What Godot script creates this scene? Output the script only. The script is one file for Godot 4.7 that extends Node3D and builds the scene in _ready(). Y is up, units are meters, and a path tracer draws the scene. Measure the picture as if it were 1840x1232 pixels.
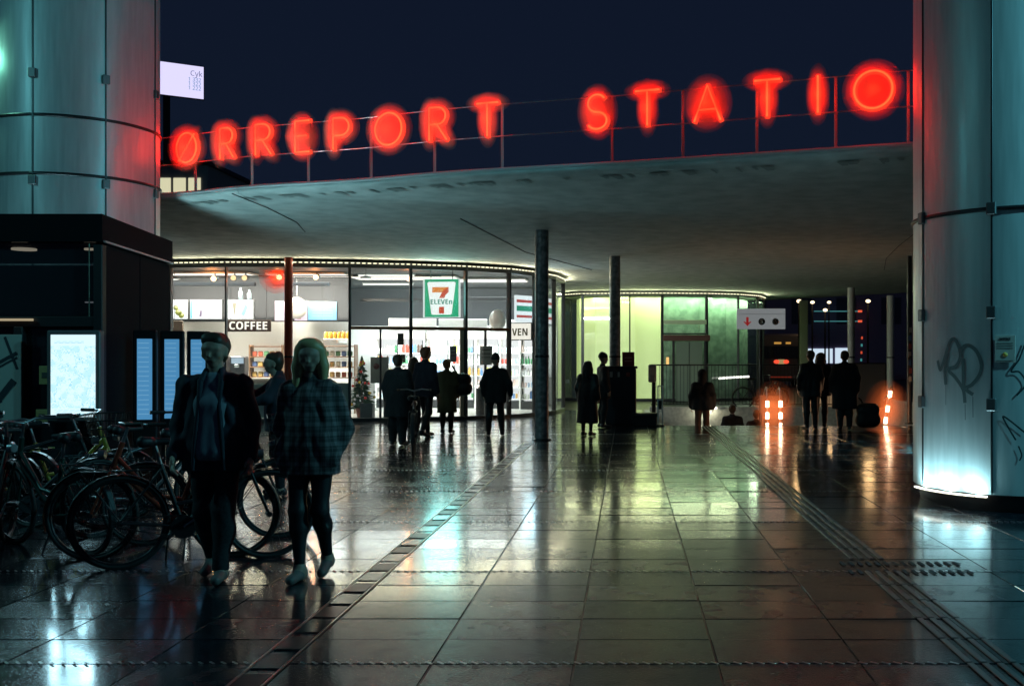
extends Node3D

var rng := RandomNumberGenerator.new()
var M := {}
const EDGES := [[0, 0, 0], [0, 1, 0], [0, 0, 1], [0, 1, 1], [1, 0, 0], [1, 1, 0], [1, 0, 1], [1, 1, 1], [2, 0, 0], [2, 1, 0], [2, 0, 1], [2, 1, 1]]

# ---------------------------------------------------------------- helpers: colours and materials
func lin(r: float, g: float, b: float, a := 1.0) -> Color:
	var c := Color(r, g, b).linear_to_srgb()
	c.a = a
	return c

func mat(r: float, g: float, b: float, rough := 0.7, metal := 0.0) -> StandardMaterial3D:
	var m := StandardMaterial3D.new()
	m.albedo_color = lin(r, g, b)
	m.roughness = rough
	m.metallic = metal
	return m

func glow(r: float, g: float, b: float, energy: float) -> StandardMaterial3D:
	var m := mat(minf(r, 1.0) * 0.12, minf(g, 1.0) * 0.12, minf(b, 1.0) * 0.12, 0.5)
	m.emission_enabled = true
	m.emission = lin(r, g, b)
	m.emission_energy_multiplier = energy * 0.72
	return m

func pane_mat(r: float, g: float, b: float, a: float) -> StandardMaterial3D:
	var m := mat(r, g, b, 0.03)
	m.albedo_color.a = a
	m.transparency = BaseMaterial3D.TRANSPARENCY_ALPHA
	return m

func noise_tex(freq: float, size: int, seed_: int, octaves := 4, normal := false, bump := 4.0, ramp: Gradient = null, kind := FastNoiseLite.TYPE_SIMPLEX_SMOOTH) -> NoiseTexture2D:
	var n := FastNoiseLite.new()
	n.seed = seed_
	n.noise_type = kind
	n.frequency = freq
	n.fractal_octaves = octaves
	var t := NoiseTexture2D.new()
	t.width = size
	t.height = size
	t.seamless = true
	t.noise = n
	if normal:
		t.as_normal_map = true
		t.bump_strength = bump
	if ramp:
		t.color_ramp = ramp
	return t

func ramp(a: Array) -> Gradient:   # [offset, r, g, b, ...] linear values
	var g := Gradient.new()
	var offs := PackedFloat32Array()
	var cols := PackedColorArray()
	for i in range(0, a.size(), 4):
		offs.append(a[i])
		cols.append(lin(a[i + 1], a[i + 2], a[i + 3]))
	g.offsets = offs
	g.colors = cols
	return g

func tri(m: StandardMaterial3D, s: float, world := true) -> StandardMaterial3D:
	m.uv1_triplanar = true
	m.uv1_world_triplanar = world
	m.uv1_scale = Vector3(s, s, s)
	m.uv1_triplanar_sharpness = 4.0
	return m

# ---------------------------------------------------------------- helpers: nodes
func tag(o: Node, label: String, category: String, group := "", kind := "") -> void:
	if label: o.set_meta("label", label)
	if category: o.set_meta("category", category)
	if group: o.set_meta("group", group)
	if kind: o.set_meta("kind", kind)

func thing(called: String, label: String, category: String, where := Vector3.ZERO, yaw := 0.0, group := "") -> Node3D:
	var o := Node3D.new()
	o.name = called
	add_child(o, true)
	o.position = where
	o.rotation.y = yaw
	tag(o, label, category, group)
	return o

func put(st: SurfaceTool, called: String, m: Material, parent: Node = null, where := Vector3.ZERO) -> MeshInstance3D:
	var o := MeshInstance3D.new()
	o.name = called
	o.mesh = st.commit()
	o.material_override = m
	o.position = where
	(parent if parent else self).add_child(o, true)
	return o

func share(mesh: Mesh, called: String, m: Material, parent: Node, t: Transform3D) -> MeshInstance3D:
	var o := MeshInstance3D.new()
	o.name = called
	o.mesh = mesh
	o.material_override = m
	o.transform = t
	parent.add_child(o, true)
	return o

func area(parent: Node, where: Vector3, towards: Vector3, size: Vector2, c: Color, e: float) -> void:
	var l := AreaLight3D.new()
	l.name = "light"
	l.area_size = size
	l.light_color = c
	l.light_energy = e
	l.area_range = 40.0
	l.shadow_enabled = true
	parent.add_child(l, true)
	l.position = where
	var up := Vector3.UP if absf(towards.normalized().y) < 0.95 else Vector3.BACK
	l.basis = Basis.looking_at(towards, up)

func omni(parent: Node, where: Vector3, c: Color, e: float, size := 0.05) -> void:
	var l := OmniLight3D.new()
	l.name = "light"
	l.light_color = c
	l.light_energy = e
	l.light_size = size
	l.omni_range = 40.0
	l.omni_attenuation = 2.0
	l.shadow_enabled = true
	parent.add_child(l, true)
	l.position = where

# ---------------------------------------------------------------- helpers: shapes (corners given counter-clockwise seen from outside)
func st() -> SurfaceTool:
	var s := SurfaceTool.new()
	s.begin(Mesh.PRIMITIVE_TRIANGLES)
	s.set_smooth_group(-1)
	return s

func done(s: SurfaceTool) -> SurfaceTool:
	s.generate_normals()
	return s

func tria(s: SurfaceTool, a: Vector3, b: Vector3, c: Vector3) -> void:
	s.add_vertex(a)
	s.add_vertex(c)
	s.add_vertex(b)

func quad(s: SurfaceTool, a: Vector3, b: Vector3, c: Vector3, d: Vector3) -> void:
	tria(s, a, b, c)
	tria(s, a, c, d)

func quad_uv(s: SurfaceTool, a: Vector3, b: Vector3, c: Vector3, d: Vector3) -> void:   # lower left, lower right, upper right, upper left
	for i in [0, 2, 1, 0, 3, 2]:
		s.set_uv([Vector2(0, 1), Vector2(1, 1), Vector2(1, 0), Vector2(0, 0)][i])
		s.add_vertex([a, b, c, d][i])

func box(s: SurfaceTool, c: Vector3, size: Vector3, bev := 0.0, b := Basis.IDENTITY) -> void:
	s.set_smooth_group(-1)
	var h := size * 0.5
	if bev <= 0.0:
		var v: Array[Vector3] = []
		for i in 8:
			v.append(c + b * Vector3(h.x if i & 1 else -h.x, h.y if i & 2 else -h.y, h.z if i & 4 else -h.z))
		quad(s, v[4], v[5], v[7], v[6])
		quad(s, v[1], v[0], v[2], v[3])
		quad(s, v[5], v[1], v[3], v[7])
		quad(s, v[0], v[4], v[6], v[2])
		quad(s, v[6], v[7], v[3], v[2])
		quad(s, v[0], v[1], v[5], v[4])
		return
	bev = minf(bev, minf(h.x, minf(h.y, h.z)) * 0.95)
	var g := h - Vector3(bev, bev, bev)
	var p := func(ax: int, sx: int, sy: int, sz: int) -> Vector3:
		var q := Vector3(g.x * sx, g.y * sy, g.z * sz)
		q[ax] = h[ax] * [sx, sy, sz][ax]
		return c + b * q
	for sg in [1, -1]:
		var F := func(l: Array) -> void:
			if sg > 0: quad(s, l[0], l[1], l[2], l[3])
			else: quad(s, l[3], l[2], l[1], l[0])
		F.call([p.call(0, sg, -1, -1), p.call(0, sg, 1, -1), p.call(0, sg, 1, 1), p.call(0, sg, -1, 1)])
		F.call([p.call(1, -1, sg, -1), p.call(1, -1, sg, 1), p.call(1, 1, sg, 1), p.call(1, 1, sg, -1)])
		F.call([p.call(2, -1, -1, sg), p.call(2, 1, -1, sg), p.call(2, 1, 1, sg), p.call(2, -1, 1, sg)])
		for sh in [1, -1]:
			var E := func(l: Array) -> void:
				if sg * sh > 0: quad(s, l[0], l[1], l[2], l[3])
				else: quad(s, l[3], l[2], l[1], l[0])
			E.call([p.call(0, sg, sh, -1), p.call(1, sg, sh, -1), p.call(1, sg, sh, 1), p.call(0, sg, sh, 1)])
			E.call([p.call(1, -1, sg, sh), p.call(2, -1, sg, sh), p.call(2, 1, sg, sh), p.call(1, 1, sg, sh)])
			E.call([p.call(2, sh, -1, sg), p.call(0, sh, -1, sg), p.call(0, sh, 1, sg), p.call(2, sh, 1, sg)])
			for si in [1, -1]:
				var a: Vector3 = p.call(0, sg, sh, si)
				var e: Vector3 = p.call(1, sg, sh, si)
				var f: Vector3 = p.call(2, sg, sh, si)
				if sg * sh * si > 0: tria(s, a, e, f)
				else: tria(s, f, e, a)

func tube(s: SurfaceTool, pts: Array, r: float, seg := 8, closed := false, r2 := -1.0) -> void:
	s.set_smooth_group(1)
	var n := pts.size()
	var rings := []
	var up := Vector3.ZERO
	for i in n:
		var a: Vector3 = pts[(i - 1 + n) % n] if closed else pts[maxi(i - 1, 0)]
		var b: Vector3 = pts[(i + 1) % n] if closed else pts[mini(i + 1, n - 1)]
		var dir := (b - a).normalized()
		if up == Vector3.ZERO:
			up = Vector3.UP if absf(dir.y) < 0.9 else Vector3.RIGHT
		var side := dir.cross(up).normalized()
		up = side.cross(dir).normalized()
		var rr := r if r2 < 0.0 else lerpf(r, r2, float(i) / maxf(1.0, n - 1))
		var ring := []
		for k in seg:
			var t := TAU * k / seg
			ring.append(pts[i] + (side * cos(t) + up * sin(t)) * rr)
		rings.append(ring)
	for i in (n if closed else n - 1):
		var A: Array = rings[i]
		var B: Array = rings[(i + 1) % n]
		for k in seg:
			var l := (k + 1) % seg
			quad(s, A[k], B[k], B[l], A[l])
	if not closed:
		s.set_smooth_group(-1)
		for k in range(1, seg - 1):
			tria(s, rings[0][0], rings[0][k], rings[0][k + 1])
			tria(s, rings[n - 1][0], rings[n - 1][k + 1], rings[n - 1][k])

func lathe(s: SurfaceTool, prof: Array, seg := 24, c := Vector3.ZERO) -> void:   # prof: Vector2(radius, height), from the bottom upwards
	s.set_smooth_group(2)
	for i in prof.size() - 1:
		for k in seg:
			var t := TAU * k / seg
			var u := TAU * (k + 1) / seg
			var f := func(p: Vector2, w: float) -> Vector3: return c + Vector3(sin(w) * p.x, p.y, cos(w) * p.x)
			quad(s, f.call(prof[i], t), f.call(prof[i], u), f.call(prof[i + 1], u), f.call(prof[i + 1], t))

func prism(s: SurfaceTool, poly: PackedVector2Array, depth: float, t: Transform3D) -> void:   # outline in x-y, front face at +depth/2
	s.set_smooth_group(-1)
	if Geometry2D.is_polygon_clockwise(poly):
		poly.reverse()
	var idx := Geometry2D.triangulate_polygon(poly)
	var h := depth * 0.5
	for i in range(0, idx.size(), 3):
		var a := poly[idx[i]]
		var b := poly[idx[i + 1]]
		var c := poly[idx[i + 2]]
		if (b - a).cross(c - a) < 0.0:
			var q := b
			b = c
			c = q
		tria(s, t * Vector3(a.x, a.y, h), t * Vector3(b.x, b.y, h), t * Vector3(c.x, c.y, h))
		tria(s, t * Vector3(a.x, a.y, -h), t * Vector3(c.x, c.y, -h), t * Vector3(b.x, b.y, -h))
	for i in poly.size():
		var a := poly[i]
		var b := poly[(i + 1) % poly.size()]
		quad(s, t * Vector3(a.x, a.y, -h), t * Vector3(b.x, b.y, -h), t * Vector3(b.x, b.y, h), t * Vector3(a.x, a.y, h))

func xf(where: Vector3, yaw := 0.0) -> Transform3D:
	return Transform3D(Basis(Vector3.UP, yaw), where)

func words(text: String, height: float, m: Material, parent: Node, t: Transform3D, called := "lettering", bold := true, depth := 0.012, font := "Droid Sans") -> MeshInstance3D:
	var tm := TextMesh.new()
	var f := SystemFont.new()
	f.font_names = PackedStringArray([font])
	f.font_weight = 700 if bold else 400
	tm.font = f
	tm.text = text
	tm.font_size = 64
	tm.pixel_size = height / 46.0
	tm.depth = depth
	tm.curve_step = 1.0
	return share(tm, called, m, parent, t)

# ---------------------------------------------------------------- helpers: bodies (smooth-joined tapered bones, meshed as surface nets)
var crease := FastNoiseLite.new()

func flesh(s: SurfaceTool, bones: Array, cell: float, k := 0.018, low := -99.0, high := 99.0, fold := 0.0) -> void:   # bones: [from, to, radius, radius]
	s.set_smooth_group(3)
	var lo := Vector3(1e9, 1e9, 1e9)
	var hi := -lo
	for b in bones:
		var r: float = maxf(b[2], b[3]) + 2.0 * k + cell * 2.0
		for p in [b[0], b[1]]:
			lo = lo.min(p - Vector3(r, r, r))
			hi = hi.max(p + Vector3(r, r, r))
	lo.y = maxf(lo.y, low - cell * 2.0)
	hi.y = minf(hi.y, high + cell * 2.0)
	var nx := int((hi.x - lo.x) / cell) + 2
	var ny := int((hi.y - lo.y) / cell) + 2
	var nz := int((hi.z - lo.z) / cell) + 2
	var acc := PackedFloat32Array()
	acc.resize(nx * ny * nz)
	var sx := ny * nz
	for b in bones:
		var a: Vector3 = b[0]
		var ab: Vector3 = b[1] - a
		var r1: float = b[2]
		var dr: float = b[3] - r1
		var L := maxf(ab.length_squared(), 1e-8)
		var rr := maxf(r1, r1 + dr) + 3.0 * k
		var p0 := ((a.min(b[1]) - Vector3(rr, rr, rr) - lo) / cell).max(Vector3.ZERO)
		var p1 := (a.max(b[1]) + Vector3(rr, rr, rr) - lo) / cell
		var rel := lo - a
		for i in range(int(p0.x), mini(int(p1.x) + 2, nx)):
			for j in range(int(p0.y), mini(int(p1.y) + 2, ny)):
				var at := i * sx + j * nz
				for l in range(int(p0.z), mini(int(p1.z) + 2, nz)):
					var q := rel + Vector3(i, j, l) * cell
					var t := clampf(q.dot(ab) / L, 0.0, 1.0)
					var d := (q - ab * t).length() - r1 - dr * t
					if fold > 0.0 and d < 5.0 * k:
						var w := q + a
						d += fold * crease.get_noise_3d(w.x * 100.0, w.y * 70.0 + absf(w.x) * 90.0, w.z * 100.0)
					if d < 3.0 * k:
						acc[at + l] += exp(-maxf(d, -12.0 * k) / k)
	for i in nx:
		for j in ny:
			var y := lo.y + j * cell
			if y < low or y > high:
				var at := i * sx + j * nz
				for l in nz:
					acc[at + l] = 0.0
	var cells := {}
	var corner := func(i: int, j: int, l: int) -> Vector3:
		var id := i * sx + j * nz + l
		if cells.has(id):
			return cells[id]
		var sum := Vector3.ZERO
		var n := 0
		for e in EDGES:
			var o := Vector3i.ZERO
			o[(e[0] + 1) % 3] = e[1]
			o[(e[0] + 2) % 3] = e[2]
			var p := o
			p[e[0]] = 1
			var va := acc[id + o.x * sx + o.y * nz + o.z]
			var vb := acc[id + p.x * sx + p.y * nz + p.z]
			if (va > 1.0) != (vb > 1.0):
				var fa := -log(maxf(va, 0.05))
				var fb := -log(maxf(vb, 0.05))
				sum += Vector3(o).lerp(Vector3(p), clampf(fa / (fa - fb), 0.05, 0.95))
				n += 1
		var v := lo + (Vector3(i, j, l) + sum / maxf(n, 1)) * cell
		cells[id] = v
		return v
	for i in range(1, nx - 1):
		for j in range(1, ny - 1):
			var at := i * sx + j * nz
			for l in range(1, nz - 1):
				var v := acc[at + l] > 1.0
				if v != (acc[at + l + sx] > 1.0):
					var q := [corner.call(i, j - 1, l - 1), corner.call(i, j, l - 1), corner.call(i, j, l), corner.call(i, j - 1, l)]
					if v: quad(s, q[0], q[1], q[2], q[3])
					else: quad(s, q[3], q[2], q[1], q[0])
				if v != (acc[at + l + nz] > 1.0):
					var q := [corner.call(i - 1, j, l - 1), corner.call(i - 1, j, l), corner.call(i, j, l), corner.call(i, j, l - 1)]
					if v: quad(s, q[0], q[1], q[2], q[3])
					else: quad(s, q[3], q[2], q[1], q[0])
				if v != (acc[at + l + 1] > 1.0):
					var q := [corner.call(i - 1, j - 1, l), corner.call(i, j - 1, l), corner.call(i, j, l), corner.call(i - 1, j, l)]
					if v: quad(s, q[0], q[1], q[2], q[3])
					else: quad(s, q[3], q[2], q[1], q[0])

# a person who faces +z with the feet on the origin; o: h height, fine, pose {joint: place in a 1.75 m body}, coat [hem, looseness], and materials
func person(label: String, where: Vector3, yaw: float, o: Dictionary) -> Node3D:
	var k: float = o.get("h", 1.75) / 1.75
	var fine: bool = o.get("fine", false)
	var J := {
		"hipL": Vector3(0.09, 0.93, 0), "hipR": Vector3(-0.09, 0.93, 0), "kneeL": Vector3(0.1, 0.5, 0.02), "kneeR": Vector3(-0.1, 0.5, 0.02),
		"ankL": Vector3(0.1, 0.09, -0.03), "ankR": Vector3(-0.1, 0.09, -0.03), "shL": Vector3(0.18, 1.42, 0), "shR": Vector3(-0.18, 1.42, 0),
		"elL": Vector3(0.25, 1.15, -0.03), "elR": Vector3(-0.25, 1.15, -0.03), "wrL": Vector3(0.26, 0.9, 0.04), "wrR": Vector3(-0.26, 0.9, 0.04),
		"toeL": Vector3(0.12, 0.035, 0.14), "toeR": Vector3(-0.12, 0.035, 0.14), "head": Vector3(0, 1.63, 0.015), "look": Vector3(0, 0, 0),
	}
	J.merge(o.get("pose", {}), true)
	for n in J: J[n] = J[n] * (1.0 if n == "look" else k)
	var turn := Basis.from_euler(J.look)
	var H := func(x: float, y: float, z: float) -> Vector3: return J.head + turn * Vector3(x, y, z) * k
	var body := st()
	var neck := Vector3(0, 1.45, 0) * k
	var trunk := []
	for s in [1.0, -1.0]:
		var n: String = "L" if s > 0 else "R"
		trunk.append([J["hip" + n] + Vector3(-s * 0.01, 0.05, 0), Vector3(s * 0.07, 1.15, 0.005) * k, 0.115 * k, 0.1 * k])
		trunk.append([Vector3(s * 0.07, 1.15, 0.005) * k, Vector3(s * 0.09, 1.34, 0.0) * k, 0.1 * k, 0.105 * k])
		trunk.append([Vector3(s * 0.05, 1.42, -0.01) * k, J["sh" + n], 0.07 * k, 0.058 * k])
	var legs := []
	var arms := []
	for n in ["L", "R"]:
		legs.append([J["hip" + n], J["knee" + n], 0.085 * k, 0.052 * k])
		legs.append([J["knee" + n], J["knee" + n].lerp(J["ank" + n], 0.3) + Vector3(0, 0, -0.018), 0.05 * k, 0.056 * k])
		legs.append([J["knee" + n].lerp(J["ank" + n], 0.3) + Vector3(0, 0, -0.018), J["ank" + n], 0.055 * k, 0.035 * k])
		arms.append([J["sh" + n], J["el" + n], 0.052 * k, 0.04 * k])
		arms.append([J["el" + n], J["wr" + n], 0.04 * k, 0.028 * k])
	var feet := []
	for n in ["L", "R"]:
		feet.append([J["ank" + n], J["ank" + n] + Vector3(0, -0.045 * k, -0.025 * k), 0.036 * k, 0.036 * k])
		feet.append([J["ank" + n] + Vector3(0, -0.045 * k, -0.02 * k), J["toe" + n], 0.034 * k, 0.026 * k])
	var thin := func(list: Array, by: float) -> Array:
		var r := []
		for b in list: r.append([b[0], b[1], b[2] - by, b[3] - by])
		return r
	var under: Array = (thin.call(trunk, 0.026) if o.has("coat") else trunk) + (thin.call(legs, 0.012) if o.has("leg") else legs) + (thin.call(arms, 0.01) if o.has("coat") else arms)
	if o.has("coat"):
		for i in [2, 5]: under[i] = [under[i][0] - Vector3(0, 0.03, 0), under[i][1] - Vector3(0, 0.04, 0), under[i][2] - 0.008, under[i][3]]
	flesh(body, under + feet + [[neck - Vector3(0, 0.04, 0) * k, H.call(0, -0.06, -0.01), 0.058 * k, 0.053 * k]], 0.014 if fine else 0.026, 0.02)
	var head := [[H.call(0, 0.035, -0.025), H.call(0, 0.03, 0.015), 0.088 * k, 0.082 * k], [H.call(0, -0.02, 0.015), H.call(0, -0.075, 0.045), 0.066 * k, 0.036 * k], [H.call(0, -0.05, 0.0), H.call(0, -0.14, -0.03), 0.052 * k, 0.05 * k]]
	for s in [1.0, -1.0]:
		head.append([H.call(s * 0.078, 0.01, -0.012), H.call(s * 0.082, -0.03, -0.005), 0.014 * k, 0.01 * k])
		head.append([H.call(s * 0.045, -0.022, 0.055), H.call(s * 0.03, -0.04, 0.06), 0.026 * k, 0.02 * k])
		head.append([H.call(s * 0.052, 0.026, 0.072), H.call(s * 0.018, 0.03, 0.088), 0.011 * k, 0.012 * k])
	head.append([H.call(0, 0.02, 0.088), H.call(0, -0.022, 0.108), 0.01 * k, 0.014 * k])
	head.append([H.call(-0.018, -0.058, 0.08), H.call(0.018, -0.058, 0.08), 0.011 * k, 0.011 * k])
	flesh(body, head, 0.006 if fine else 0.012, 0.009)
	for n in ["L", "R"]:
		if o.get("pockets", false): continue
		var w: Vector3 = J["wr" + n]
		var dir: Vector3 = (w - J["el" + n]).normalized()
		var side: float = 1.0 if n == "L" else -1.0
		var across := dir.cross(Vector3(side, 0, 0)).normalized()
		var inw := across.cross(dir).normalized() * side
		if inw.x * side > 0.0: inw = -inw
		var fwd := Vector3(0, 0, 1) - dir * dir.z
		fwd = fwd.normalized() if fwd.length() > 0.2 else across
		var hand := [[w, w + dir * 0.03 * k, 0.026 * k, 0.024 * k]]
		for f in 4:
			var off := (0.027 - 0.018 * f) * k
			var base := w + dir * 0.085 * k + fwd * off
			var ln: float = [0.04, 0.045, 0.042, 0.033][f] * k
			var mid := base + (dir * 0.9 + inw * 0.3).normalized() * ln
			var tip := mid + (dir * 0.5 + inw * 0.8).normalized() * ln * 0.85
			hand.append([w + dir * 0.02 * k + fwd * off * 0.6, base, 0.0125 * k, 0.0105 * k])
			hand.append([base, mid, 0.0095 * k, 0.0088 * k])
			hand.append([mid, tip, 0.0088 * k, 0.0075 * k])
		var tb := w + dir * 0.03 * k + fwd * 0.03 * k
		var tm := tb + (dir * 0.7 + fwd * 0.5 + inw * 0.3).normalized() * 0.035 * k
		hand.append([w + dir * 0.02 * k + fwd * 0.012 * k, tb, 0.014 * k, 0.012 * k])
		hand.append([tb, tm, 0.012 * k, 0.0105 * k])
		hand.append([tm, tm + (dir * 0.95 + inw * 0.3).normalized() * 0.028 * k, 0.0105 * k, 0.008 * k])
		flesh(body, hand, 0.005 if fine else 0.009, 0.004)
	var root := put(done(body), "person", o.get("skin", M.skin), null, where)
	root.rotation.y = yaw
	tag(root, label, "person", o.get("group", ""))
	var grow := func(list: Array, g: float) -> Array:
		var r := []
		for b in list: r.append([b[0], b[1], b[2] + g * k, b[3] + g * k])
		return r
	var c := 0.013 if fine else 0.024
	# shoes
	var sh := st()
	var sb := []
	for n in ["L", "R"]:
		sb.append([J["ank" + n] + Vector3(0, -0.005, -0.005) * k, J["ank" + n] + Vector3(0, -0.04, -0.03) * k, 0.046 * k, 0.045 * k])
		sb.append([J["ank" + n] + Vector3(0, -0.04, -0.02) * k, J["toe" + n], 0.044 * k, 0.036 * k])
	flesh(sh, sb, 0.01 if fine else 0.018, 0.01)
	put(done(sh), "shoes", o.get("shoes", M.shoe_dark), root)
	# legs
	var hem: float = o.get("leg_hem", 0.09) * k
	if o.has("leg"):
		var tr := st()
		var lg: float = o.get("leg_loose", 0.014)
		var lb: Array = grow.call(legs, lg)
		for s in [1.0, -1.0]: lb.append([Vector3(s * 0.07, 0.98, 0) * k, Vector3(s * 0.07, 1.04, 0) * k, 0.125 * k, 0.11 * k])
		flesh(tr, lb, c, 0.018, minf(J.ankL.y, J.ankR.y) + hem - 0.09 * k - 0.02, 1.1 * k, 0.012 if lg > 0.01 else 0.0)
		put(done(tr), o.get("leg_name", "trousers"), o.leg, root)
	# coat
	if o.has("coat"):
		var ct := st()
		var lo: float = o.get("coat_loose", 0.028)
		var ch: float = o.get("coat_hem", 0.8) * k
		var cb: Array = grow.call(trunk, lo) + grow.call(arms, lo * 0.9)
		for i in cb.size():   # the shoulders slope under the cloth instead of swelling
			if i in [2, 5]:
				var sd: float = 1.0 if i == 2 else -1.0
				cb[i] = [Vector3(sd * 0.035, 1.415, -0.015) * k, J["shL" if i == 2 else "shR"] + Vector3(-sd * 0.015, -0.012 - lo * 0.5, 0) * k, (0.056 + lo * 0.3) * k, (0.058 + lo * 0.6) * k]
			elif i in [6, 8]:
				cb[i][0] += Vector3(0, -0.03 - lo * 0.5, 0)
			elif i in [1, 4]:
				cb[i][3] = (0.085 + lo * 0.5) * k
		for s in [1.0, -1.0]:
			cb.append([Vector3(s * 0.085, 1.05, 0) * k, Vector3(s * 0.1 + s * o.get("flare", 0.0), ch / k - 0.15, 0.0) * k, (0.115 + lo) * k, (0.118 + lo) * k])
			if not o.get("open", false):
				cb.append([Vector3(0, 1.3, 0.03) * k, Vector3(0, ch / k - 0.1, 0.04) * k, 0.1 * k, 0.1 * k])
		cb.append([neck - Vector3(0, 0.03, 0.01) * k, neck + Vector3(0, 0.045, -0.015) * k, 0.066 * k, 0.062 * k])
		flesh(ct, cb, c, 0.013 if fine else 0.018, ch, 1.535 * k, 0.02 if fine else 0.012)
		put(done(ct), "coat", o.coat, root)
	if o.has("shirt"):
		var sr := st()
		flesh(sr, [[Vector3(0.025, 1.43, 0.012) * k, Vector3(0.04, 1.25, 0.06) * k, 0.065 * k, 0.085 * k], [Vector3(-0.025, 1.43, 0.012) * k, Vector3(-0.04, 1.25, 0.06) * k, 0.065 * k, 0.085 * k], [Vector3(0.04, 1.25, 0.06) * k, Vector3(0.05, 0.92, 0.075) * k, 0.085 * k, 0.09 * k], [Vector3(-0.04, 1.25, 0.06) * k, Vector3(-0.05, 0.92, 0.075) * k, 0.085 * k, 0.09 * k]], c, 0.014, 0.84 * k, 1.49 * k, 0.004)
		put(done(sr), "shirt", o.shirt, root)
		for s in [1.0, -1.0]:
			var lp := st()
			tube(lp, [Vector3(s * 0.05, 1.5, 0.02) * k, Vector3(s * 0.075, 1.42, 0.095) * k, Vector3(s * 0.07, 1.25, 0.135) * k, Vector3(s * 0.095, 1.0, 0.15) * k, Vector3(s * 0.11, 0.79, 0.15) * k], 0.024, 8, false, 0.014)
			put(done(lp), "lapel", o.coat, root)
	if o.has("hair"):
		var hr := st()
		var hb := [[H.call(0, 0.05, -0.035), H.call(0, 0.062, -0.002), 0.094 * k, 0.08 * k], [H.call(0.03, 0.085, 0.035), H.call(-0.04, 0.095, 0.03), 0.035 * k, 0.04 * k], [H.call(0, 0.02, -0.045), H.call(0, -0.03, -0.05), 0.086 * k, 0.07 * k]]
		if o.get("long_hair", false):
			for s in [1.0, -1.0]:
				hb.append([H.call(s * 0.07, 0.05, 0.0), H.call(s * 0.088, -0.07, 0.005), 0.045 * k, 0.042 * k])
				hb.append([H.call(s * 0.088, -0.07, 0.005), H.call(s * 0.1, -0.24, 0.03), 0.042 * k, 0.03 * k])
				hb.append([H.call(s * 0.05, 0, -0.07), H.call(s * 0.06, -0.25, -0.09), 0.055 * k, 0.045 * k])
		if o.get("bun", false):
			hb.append([H.call(0, 0.1, -0.07), H.call(0, 0.11, -0.075), 0.045 * k, 0.045 * k])
		flesh(hr, hb, 0.008 if fine else 0.014, 0.012)
		put(done(hr), "hair", o.hair, root)
	if o.has("hat"):
		var ht := st()
		flesh(ht, [[H.call(0, 0.07, -0.03), H.call(0, 0.065, 0.012), 0.1 * k, 0.09 * k], [H.call(0, 0.13, -0.03), H.call(0, 0.15 if o.get("beanie", false) else 0.11, -0.04), 0.06 * k, 0.03 * k]], 0.014, 0.012, H.call(0, 0.03, 0).y)
		if not o.get("beanie", false): flesh(ht, [[H.call(0.03, 0.045, 0.1), H.call(-0.03, 0.045, 0.1), 0.02 * k, 0.02 * k], [H.call(0, 0.04, 0.12), H.call(0, 0.035, 0.15), 0.015 * k, 0.012 * k]], 0.012, 0.012)
		put(done(ht), "hat", o.hat, root)
	if o.has("hood"):
		var hd := st()
		flesh(hd, [[H.call(0, 0.05, -0.03), H.call(0, 0.045, 0.01), 0.108 * k, 0.1 * k], [H.call(0, 0.0, -0.04), H.call(0, -0.12, -0.04), 0.1 * k, 0.085 * k], [H.call(0, -0.13, -0.02), H.call(0, -0.18, 0.0), 0.1 * k, 0.12 * k]], 0.018, 0.016)
		put(done(hd), "hood", o.hood, root)
	return root

# ---------------------------------------------------------------- builders
func sky_and_camera() -> void:
	var cam := Camera3D.new()
	cam.name = "camera"
	cam.projection = Camera3D.PROJECTION_FRUSTUM
	cam.near = 0.1
	cam.far = 600.0
	cam.size = 2.0 * 0.1 * 616.0 / 1900.0
	cam.frustum_offset = Vector2(-207.0, 28.0) / 1900.0 * 0.1   # the lens is shifted so that the paving runs to its vanishing point
	cam.position = Vector3(0, 1.6, 0)
	add_child(cam)
	cam.current = true
	var e := Environment.new()
	e.background_mode = Environment.BG_SKY
	var s := ProceduralSkyMaterial.new()
	s.sky_top_color = lin(0.0026, 0.0048, 0.0128)
	s.sky_horizon_color = lin(0.0038, 0.0068, 0.0155)
	s.sky_curve = 0.3
	s.ground_bottom_color = lin(0.003, 0.0045, 0.009)
	s.ground_horizon_color = lin(0.004, 0.0072, 0.017)
	s.sun_angle_max = 0.0
	e.sky = Sky.new()
	e.sky.sky_material = s
	e.tonemap_mode = Environment.TONE_MAPPER_LINEAR
	e.tonemap_exposure = 1.5
	e.sdfgi_enabled = true
	e.ssao_enabled = true
	e.ssil_enabled = true
	e.volumetric_fog_enabled = true
	e.volumetric_fog_density = 0.0
	var w := WorldEnvironment.new()
	w.name = "environment"
	w.environment = e
	add_child(w)

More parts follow.
